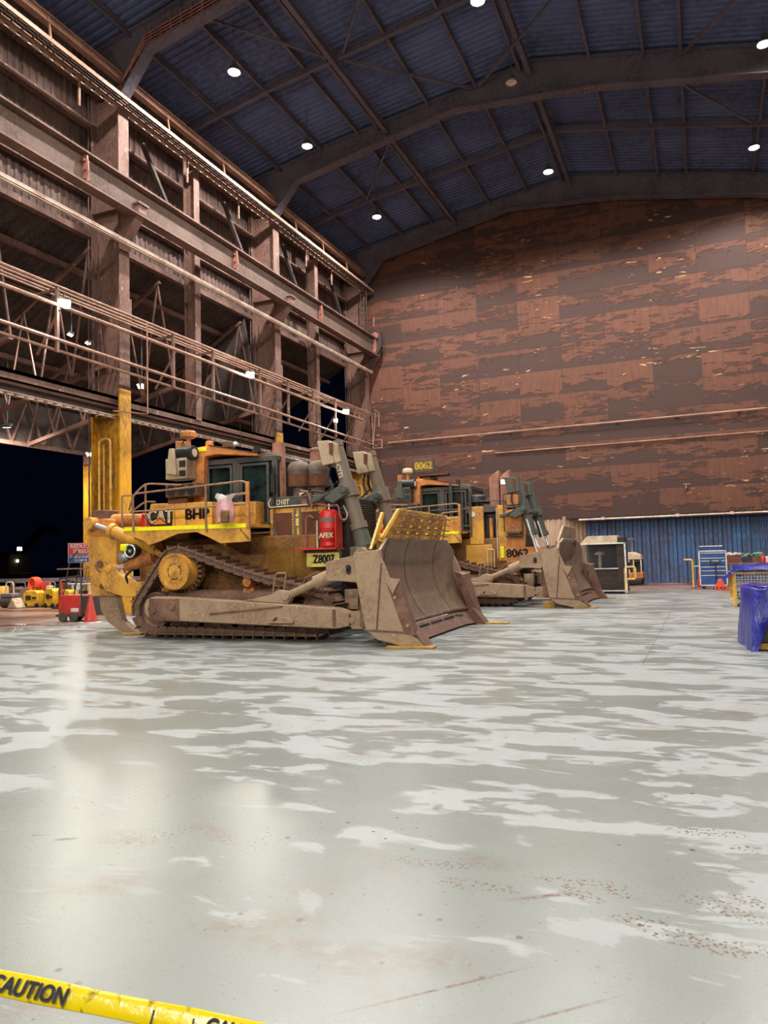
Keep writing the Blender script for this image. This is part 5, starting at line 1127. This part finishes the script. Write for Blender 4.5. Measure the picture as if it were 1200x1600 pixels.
for s in (-.3, .3): m.tube([(-26.9+s*2, 27.5, .6), (-26.9+s*1.1, 27.5, 1.7)], .03)
m.tube([(-27.2, 27.5, 1.7), (-26.6, 27.5, 1.7)], .03)
tag(m.build('sawhorse_frame', 'barrier_grey'), 'small trapezoid frame standing behind the guard rail', 'frame')
for x in (-24.75, -24.3):
    tag(MB().tube([(x+.3*math.cos(a*PI/8), 27, 1.28+.3*math.sin(a*PI/8)) for a in range(16)], .03, 6, closed=True).build('hose_reel', 'barrier_grey' if x < -24.5 else 'rail_yellow'), 'grey ring reel behind the guard rail' if x < -24.5 else 'yellowish ring reel behind the guard rail', 'reel')
def cone(x, y, h, label, m_='cone_red', tall=False):
    e = empty('traffic_cone', (x, y, 0), 0, label, 'traffic cone')
    if tall: MB().lathe((0, 0, .04), (0, 0, 1), [(.09, 0), (.08, .5), (.07, .55), (.1, .58), (.06, h-.2), (.04, h)], 14).build('body', m_, e)
    else: MB().lathe((0, 0, .04), (0, 0, 1), [(.2, 0), (.12, h*.5), (.04, h)], 18).build('body', m_, e)
    MB().box(-.24, .24, -.24, .24, 0, .04).build('base', 'white_paint' if not tall else 'black_rubber', e, bevel=.01)
cone(-24.5, 23.3, 1.1, 'tall slim red delineator post right of the yellow cases', tall=True)
cone(-17.0, 17.3, .82, 'red traffic cone just behind the ripper of the nearest bulldozer')
e = empty('red_cart', (-18.25, 18.0, 0), 0.1, 'low red wheeled pump cart with a tall tube frame', 'cart')
MB().box(-.42, .4, -.32, .32, .22, .82).build('body', 'cone_red', e, bevel=.02)
MB().box(-.5, .46, -.36, .36, .16, .22).build('chassis', 'dark_steel', e, bevel=.01)
MB().box(.4, .8, -.3, .3, .2, .8).build('engine_block', 'dark_steel', e, bevel=.04)
MB().box(.05, .34, -.335, -.32, .3, .42).build('label_plate', 'white_paint', e, smooth=False)
for s in (-.2, .2): MB().cyl((s, -.42, .14), (s, -.34, .14), .14).build('wheel', 'wheel_grey', e)
for s in (-.2, .2): MB().cyl((s, .34, .14), (s, .42, .14), .14).build('wheel', 'wheel_grey', e)
MB().tube(fillet([(-.4, -.3, .8), (-.4, -.3, 1.35), (.42, -.3, 1.42), (.42, -.3, .3)], .06), .025).tube(fillet([(-.3, -.25, .8), (-.05, -.25, 1.9), (.25, -.25, 2.2)], .1), .02).tube([(-.1, 0, .8), (.05, 0, 1.5), (.3, 0, 1.9)], .02).build('tube_frame', 'dark_steel', e)
MB().box(-.5, .7, -.3, .2, 1.62, 1.66).build('top_shelf', 'tan_cloth', e, smooth=False)
# more yard clutter behind the cases
for i, (x, y, w, d, h, m_, lb) in enumerate(((-29.6, 25.0, .9, .7, .75, 'steel_brown', 'dark pallet stack at the far left behind the yellow drum'), (-28.2, 25.3, .5, .4, 1.0, 'tan_cloth', 'tan upright bale behind the small roller'),
        (-26.1, 25.6, .5, .3, .62, 'dark_steel', 'dark steel box behind the left and middle yellow cases'), (-25.1, 25.4, .5, .4, .9, 'cream_paint', 'pale upright box behind the right yellow cases'),
        (-24.2, 25.0, .5, .4, .7, 'red_paint', 'red steel box behind the slim red delineator'), (-22.6, 24.6, .7, .5, .8, 'steel_brown', 'brown box under the safety sign'), (-21.6, 24.2, .5, .5, 1.1, 'rust_mesh', 'rusty bin right of the safety sign'))):
    tag(MB().box(x, x+w, y, y+d, 0, h).box(x+.05, x+w-.05, y-.02, y, h*.3, h*.36).box(x+.05, x+w-.05, y-.02, y, h*.7, h*.76).build('storage_box', m_, bevel=.02), lb, 'box')
for i in range(5):
    x = -30.6+i*1.9
    tag(MB().tube(fillet([(x, 26.3, 0), (x, 26.3, 1.0), (x+.7, 26.3, 1.0), (x+.7, 26.3, 0)], .1), .03).tube([(x, 26.3, .55), (x+.7, 26.3, .55)], .02).build('crowd_barrier', 'barrier_grey'), '%s small tube barrier frame along the guard rail' % ('leftmost second third fourth rightmost'.split()[i]), 'barrier')
tag(MB().tube([(-25.9, 24.9, .95), (-24.4, 24.9, .93)], .03).box(-25.2, -25.15, 24.88, 24.92, 0, .95).box(-24.5, -24.45, 24.88, 24.92, 0, .95).build('pipe_trestle', 'white_paint'), 'white tube trestle behind the yellow cases', 'trestle')
# safety sign
e = empty('safety_sign', (-24.1, 24, 0), .78, 'red and blue reduce speed sign on a post behind the nearest bulldozer', 'sign')
MB().box(-.03, .03, 0, .05, 0, 2.65).build('post', 'barrier_grey', e, smooth=False)
MB().box(-.5, .5, -.04, -.02, 1.86, 2.68).build('backing', 'white_paint', e, smooth=False)
MB().box(-.48, .48, -.05, -.04, 2.2, 2.66).build('red_panel', 'sign_red', e, smooth=False)
MB().box(-.48, .48, -.05, -.04, 1.88, 2.18).build('blue_panel', 'sign_blue', e, smooth=False)
lettering('REDUCE', .22, (0, -.055, 2.54), (1, 0, 0), (0, 0, 1), 'white_letter', e, bold=.006)
lettering('SPEED', .22, (0, -.055, 2.33), (1, 0, 0), (0, 0, 1), 'white_letter', e, bold=.006)
lettering('MOBILE PLANT', .125, (0, -.055, 2.1), (1, 0, 0), (0, 0, 1), 'white_letter', e, bold=.003)
lettering('IN GEAR', .125, (0, -.055, 1.96), (1, 0, 0), (0, 0, 1), 'white_letter', e, bold=.003)

# ---- right side
e = empty('site_hut', (-3.75, 32.6, 0), 0, 'dark glazed hut with a white frame and cream roof beside the farther bulldozer', 'hut')
MB().box(-.95, .78, -.6, .95, .06, .12).build('floor_tray', 'dark_steel', e, smooth=False)
MB().box(.45, .75, -.6, .95, .12, 2.3).build('side_panel', 'steel_dark', e, bevel=.01)
MB().box(-.95, .45, .85, .95, .12, 2.1).build('rear_panel', 'steel_dark', e, smooth=False)
MB().prism([(-1.0, 2.05), (.5, 2.08), (.5, 2.38), (-.7, 2.38)], -.62, .97, 'y').build('roof', 'cream_paint', e, bevel=.01)
MB().box(-.9, .45, -.5, .8, .12, 1.0).build('lower_panel', 'steel_dark', e, smooth=False)
MB().box(-.9, .45, -.55, -.53, 1.02, 2.0).build('glass_pane', 'clear_glass', e, smooth=False)
MB().beam((-1, -.64, 2.06), (.82, -.64, 2.06), .05, .06).beam((.8, -.64, .02), (.78, -.64, 2.08), .05, .06).beam((-1, -.64, .12), (.82, -.64, .12), .04, .05).beam((-1, -.64, 1.03), (.5, -.64, 1.03), .03, .04).beam((-.98, -.64, .0), (-.98, -.64, 2.06), .05, .05).build('frame', 'white_paint', e, smooth=False)
MB().cyl((-.3, 0, 1.0), (-.3, 0, 1.6), .06).lathe((-.3, 0, 1.6), (0, 0, 1), [(.22, 0), (.15, .1), (.05, .14)], 12).build('pedestal', 'cream_paint', e)
e = empty('tracked_loader', (-3.45, 41.0, 0), 0, 'small cream roofed machine parked against the blue wall behind the hut', 'small machine')
MB().prism([(-.55, 1.28), (.5, 1.28), (.45, 1.5), (.15, 1.66), (-.4, 1.66)], -.7, .7, 'y').build('roof', 'cream_paint', e, bevel=.03)
MB().box(-.5, .48, -.65, .65, .62, 1.3).build('cab', 'black_paint', e, bevel=.02)
MB().box(-.55, .55, -.72, .7, .3, .62).build('body', 'orange_paint', e, bevel=.04)
MB().box(-.5, .5, -.74, .7, 0, .3).build('skirt', 'black_rubber', e, bevel=.06)
for x in (-.5, -.12, .1, .46): MB().box(x-.03, x+.03, -.67, -.6, .62, 1.3).build('pillar', 'cream_paint', e, smooth=False)
MB().box(-.3, -.05, -.68, -.66, .8, 1.15).box(.14, .38, -.68, -.66, .8, 1.15).build('window', 'cab_glass', e, smooth=False)
MB().tube([(-.5, .3, 1.6), (-.5, .3, 2.35)], .03).tube([(0, .3, 1.6), (0, .3, 2.35)], .03).box(-.55, .1, .2, .4, 2.33, 2.38).build('canopy_frame', 'tan_cloth', e)
def hoop(pts, x, y, label):
    e = empty('hand_rail', (x, y, 0), 0, label, 'handrail'); MB().tube(fillet(pts, .12), .045, 10).build('tube', 'rail_yellow', e); MB().box(-.1, .1, -.1, .1, 0, .03).build('foot', 'rust_mesh', e, smooth=False)
hoop([(0, 0, 0), (0, 0, 1.08), (.4, 0, 1.08), (.4, 0, .58), (0, 0, .58)], -3.0, 32.0, 'yellow hoop handrail beside the white framed hut')
hoop([(0, 0, 0), (0, 0, 1.26), (-.36, 0, 1.26)], -.5, 36.3, 'yellow crooked handrail left of the blue tool cabinet')
MB().tube([(-.02, 0, .95), (.5, .1, .98)], .03).build('tube', 'rail_yellow', bpy.data.objects['hand_rail.001'])
tag(MB().box(-.35, .05, 37.2, 37.8, .0, .35).box(-.3, 0, 37.2, 37.7, .35, .75).build('jack', 'cone_red', bevel=.04), 'dusty red floor jack between the crooked handrail and the cabinet', 'jack')
e = empty('tool_cabinet', (.32, 35.3, 0), 0, 'tall blue tool cabinet with white-edged drawers beside the blue wall', 'cabinet')
MB().box(-.53, .53, 0, .55, .14, 1.62).build('carcass', 'cabinet_blue', e, bevel=.01)
MB().box(-.5, .42, .15, .55, 1.62, 1.82).box(-.5, .42, .12, .56, 1.8, 1.84).build('top_tray', 'cabinet_blue', e, bevel=.01)
MB().beam((-.53, -.02, .14), (-.53, -.02, 1.64), .05, .05).beam((.53, -.02, .14), (.53, -.02, 1.64), .05, .05).beam((-.53, -.02, 1.63), (.53, -.02, 1.63), .05, .05).beam((-.53, -.02, .16), (.53, -.02, .16), .05, .05).beam((-.5, .1, 1.84), (.42, .1, 1.84), .04, .04).build('edge_trim', 'white_paint', e, smooth=False)
for q, (a, b) in enumerate(((1.36, 1.56), (1.24, 1.34), (1.06, 1.22), (.82, .96), (.62, .8), (.2, .6))):
    d = MB().box(-.49, .49, -.03, 0, a, b).build('drawer', 'cabinet_blue', e, bevel=.004)
    MB().box(-.48, .48, -.05, -.03, b-.03, b).build('handle', 'white_paint', d, smooth=False)
for s in (-.4, .4): MB().cyl((s, .1, .07), (s, .18, .07), .07).build('wheel', 'black_rubber', e)
e = empty('hand_trolley', (.42, 34.9, 0), 0, 'dark two-bar hand trolley leaning in front of the tool cabinet', 'trolley')
MB().tube([(0, 0, .1), (0, 0, 1.15)], .025).tube([(-.22, 0, 1.2), (.22, 0, 1.1)], .025).tube([(-.2, 0, 1.05), (.22, 0, 1.22)], .025).tube([(-.2, 0, 1.0), (-.2, 0, 1.25)], .02).build('frame', 'black_paint', e)
MB().box(-.15, .15, -.1, .02, 0, .06).build('toe_plate', 'black_paint', e, smooth=False)
e = empty('wheel_chock', (.6, 34.3, 0), 0, 'orange triangular wheel chock on the floor in front of the tool cabinet', 'wheel chock')
MB().prism([(-.3, 0), (-.12, .45), (.02, .45), (.12, .2), (.32, .1), (.34, 0)], -.14, .14, 'y').build('body', 'orange_plastic', e, bevel=.02)
for x in (-.18, -.02, .1): MB().cyl((x, -.15, .1), (x, .15, .1), .04).build('hole', 'black_paint', e)
# bench with bins
e = empty('work_bench', (2.6, 37, 0), 0, 'long low steel bench carrying parts bins along the blue wall', 'bench')
MB().box(-1.7, 3, -.35, .35, 1.02, 1.07).build('top', 'pipe_paint', e, smooth=False)
MB().box(-1.7, 3, -.3, .3, .5, .54).build('shelf', 'steel_brown', e, smooth=False)
for x in (-1.65, .3, 2.9):
    for y in (-.3, .3): MB().box(x-.03, x+.03, y-.03, y+.03, 0, 1.02).build('leg', 'steel_brown', e, smooth=False)
def binbox(x, w, m_, lb, zz=1.07, h=.26):
    m = MB(); m.prism([(-w/2, 0), (w/2, 0), (w/2+.04, h), (-w/2-.04, h)], -.2, .2, 'y')
    o = m.build('parts_bin', m_, bevel=.008); o.location = (x, 36.95, zz); tag(o, lb, 'bin', 'parts bins on the long bench')
binbox(1.2, .5, 'bin_red', 'red brown ribbed bin heaped with cream rags on the bench')
binbox(1.72, .36, 'black_paint', 'black bin between the two brown bins on the bench')
binbox(2.1, .34, 'bin_brown', 'brown bin heaped with green rags on the bench')
binbox(2.55, .4, 'white_paint', 'pale bin at the right end of the bins on the bench')
rr = random.Random(3)
def rags(x, y, z, w, m_, lb, n=12, s=.09):
    m = MB()
    for i in range(n): m.sphere((x+rr.uniform(-w/2, w/2), y+rr.uniform(-.14, .14), z+rr.uniform(0, .12)), s*rr.uniform(.6, 1.2), (1.2, 1, rr.uniform(.5, .9)), 7, 5)
    tag(m.build('rag_heap', m_), lb, 'rags', kind='stuff')
rags(1.2, 36.95, 1.36, .5, 'rag_cream', 'heap of cream rags in the red brown bin')
rags(1.72, 36.95, 1.34, .3, 'rag_green', 'few pale green rags in the black bin', 5)
rags(2.15, 36.95, 1.38, .42, 'rag_green', 'heap of green rags in the brown bin', 16, .11)
rags(1.9, 36.9, .58, 1.4, 'dark_steel', 'dark clutter of parts on the lower bench shelf', 26, .14)
tag(MB().lathe((2.35, 36.6, 1.07), (0, 0, 1), [(.09, 0), (.1, .2), (.07, .26), (.03, .3), (.03, .36)], 14).build('spray_bottle', 'red_paint'), 'red bottle standing at the right end of the bench', 'bottle')
e = empty('wall_notice', (2.72, 45.3, 2.0), 0, 'white notice with two dark symbols on the blue wall', 'notice')
MB().box(-.3, .3, 0, .03, -.22, .24).build('board', 'white_paint', e, smooth=False)
MB().prism([(-.24, -.12), (-.04, -.12), (-.04, -.02), (-.1, .05), (-.16, -.02), (-.24, -.04)], -.02, 0, 'y').prism([(.04, -.12), (.24, -.12), (.24, -.02), (.16, .0), (.12, .07), (.04, .02)], -.02, 0, 'y').build('symbols', 'black_letter', e, smooth=False)
tag(MB().tube([(.75, 45.3, 2.3), (1.25, 45.3, 2.3), (1.25, 45.3, 2.0), (.75, 45.3, 2.0)], .02, 5, closed=True).build('wall_frame', 'dark_steel'), 'thin dark rectangular frame on the blue wall above the bins', 'frame')
# mesh cage trolley
e = empty('mesh_cage', (.72, 24.5, 0), .05, 'low wire mesh cage trolley with a yellow post and blue tarp on top', 'cage')
MB().box(0, 2.2, 0, 1.1, .12, .2).build('base', 'cream_paint', e, bevel=.01)
for x in (.05, 2.15):
    for y in (0, 1.1): MB().box(x-.05, x+.05, y-.05, y+.05, .02 if y == 0 else .12, 1.02).build('post', 'rail_yellow', e, smooth=False)
m = MB()
for i in range(25): m.beam((.1+i*.083, 0, .3), (.1+i*.083, 0, .96), .009, .009)
for i in range(9): m.beam((.08, 0, .3+i*.082), (2.15, 0, .3+i*.082), .009, .009)
m.build('mesh', 'white_paint', e, smooth=False)
MB().beam((0, 0, .98), (2.2, 0, .98), .05, .06).beam((.05, 0, .98), (.05, 1.1, .98), .05, .06).build('top_rail', 'cream_paint', e, smooth=False)
for x in (.2, .35): MB().cyl((x, -.03, .06), (x, .05, .06), .06).build('wheel', 'wheel_grey', e)
tag(MB().box(.85, 2.6, 24.62, 25.5, .2, .42).build('green_crate', 'rag_green', bevel=.05), 'green bundle lying in the bottom of the mesh cage', 'bundle')
def tarp(name, f, nu, nv, label, seed):
    r_ = random.Random(seed); rows = []
    for i in range(nu+1):
        rows.append([])
        for j in range(nv+1):
            p = f(i/nu, j/nv); rows[-1].append((p[0]+r_.uniform(-.03, .03), p[1]+r_.uniform(-.03, .03), p[2]+r_.uniform(-.02, .02)))
    tag(MB().grid(rows).build(name, 'tarp_blue'), label, 'tarp')
tarp('blue_tarp', lambda u, v: (.52+u*2.0, 24.3+v*1.3, 1.08+.18*math.sin(u*3)*math.sin(v*3)-(.28*max(0, .15-u)/.15)), 12, 8, 'crumpled blue tarp lying on top of the mesh cage', 5)
# wrapped crate at the right edge
e = empty('wrapped_crate', (.68, 14.0, 0), .1, 'crate wrapped in shiny blue plastic at the right edge', 'crate')
r_ = random.Random(9); rows = []
prof = [(-.05, 0), (-.03, .25), (.0, .55), (.03, .85), (.06, 1.02), (.2, 1.06)]
per = [(0, 1.4), (-.02, 1.0), (.02, .6), (-.02, .3), (0, 0), (.12, -.04), (.35, .02), (.6, -.03), (.9, .02), (1.3, 0)]
for d, z in prof:
    row = []
    for i, (x, y) in enumerate(per):
        zz = z
        if i >= 6 and z < .7: zz = .72-.0*z+(.7-z)*(-.05)  # front skirt hitched up
        row.append((x+d+r_.uniform(-.02, .02), y+(d if i > 3 else 0)+r_.uniform(-.02, .02), zz+r_.uniform(-.01, .01)))
    rows.append(row)
m = MB().grid(rows); m.grid([[(0.14+u*.4+r_.uniform(-.02, .02), .1+v*.35, 1.05+r_.uniform(-.04, .06)) for v in range(5)] for u in range(4)])
m.build('plastic_wrap', 'tarp_blue', e)
MB().box(.12, 1.3, .1, 1.3, .12, .98).build('crate_body', 'dark_steel', e, bevel=.02)
MB().box(.1, 1.4, .06, .14, 0.02, .12).box(.1, 1.4, 1.2, 1.3, 0.02, .12).build('skid', 'timber', e, smooth=False)
MB().box(.35, .42, .04, .1, .2, .8).box(.8, .87, .04, .1, .2, .8).box(.3, 1.3, .04, .1, .5, .56).build('slats', 'barrier_grey', e, smooth=False)

# ---- caution tape close to the camera
A = Vector((-1.1152, .9321, 1.0375)); B = Vector((-.7292, 1.1036, .9388)); t = (B-A).normalized()
nrm = (Vector((0, 0, 1.72))-(A+B)/2); nrm = (nrm-t*nrm.dot(t)).normalized(); w = nrm.cross(t).normalized()
if w.z < 0: w = -w
e = empty('caution_tape', A, 0, 'yellow caution tape stretched across the bottom left corner', 'tape')
rows = []; r_ = random.Random(4); H = .0182
for i in range(60):
    s = -1.6+i*.055
    sec = []
    wob = 1+.05*math.sin(i*1.3)
    for j in range(14):
        a = 2*PI*j/14; c_, s_ = math.cos(a), math.sin(a)
        sec.append(t*s+w*(H*wob*math.copysign(abs(c_)**.8, c_))+nrm*(.006*math.copysign(abs(s_)**.6, s_)+r_.uniform(-.0006, .0006))-Vector((0, 0, .02*math.sin(max(0, min(1, (s+1.6)/3.3))*PI)-.012)))
    sec.append(sec[0]); rows.append(sec)
MB().grid(rows).build('band', 'caution_yellow', e)
for s0 in (.052, .415):
    lettering('CAUTION', .033, t*s0+nrm*.0075-w*.004+Vector((0, 0, -.006)), t, w, 'black_letter', e, ext=.0008, bold=.0014, sx=.86, shear=.12)
m = MB()
for s in (.262, .330): m.beam(t*s+nrm*.006-w*.018-Vector((0, 0, .006)), t*s+nrm*.0066+w*.004-Vector((0, 0, .006)), .003, .003, nrm)
m.build('crease', 'black_letter', e)
for s, lb in ((-1.62, 'plastic barrier post holding the far left end of the caution tape'), (1.66, 'plastic barrier post holding the right end of the caution tape')):
    p = A+t*s; q = empty('barrier_post', (p.x, p.y, 0), 0, lb, 'post')
    MB().cyl((0, 0, 0), (0, 0, .05), .18, .15, 18).build('base', 'black_rubber', q); MB().cyl((0, 0, .05), (0, 0, p.z+.06), .022, n=12).build('pole', 'hi_vis', q)
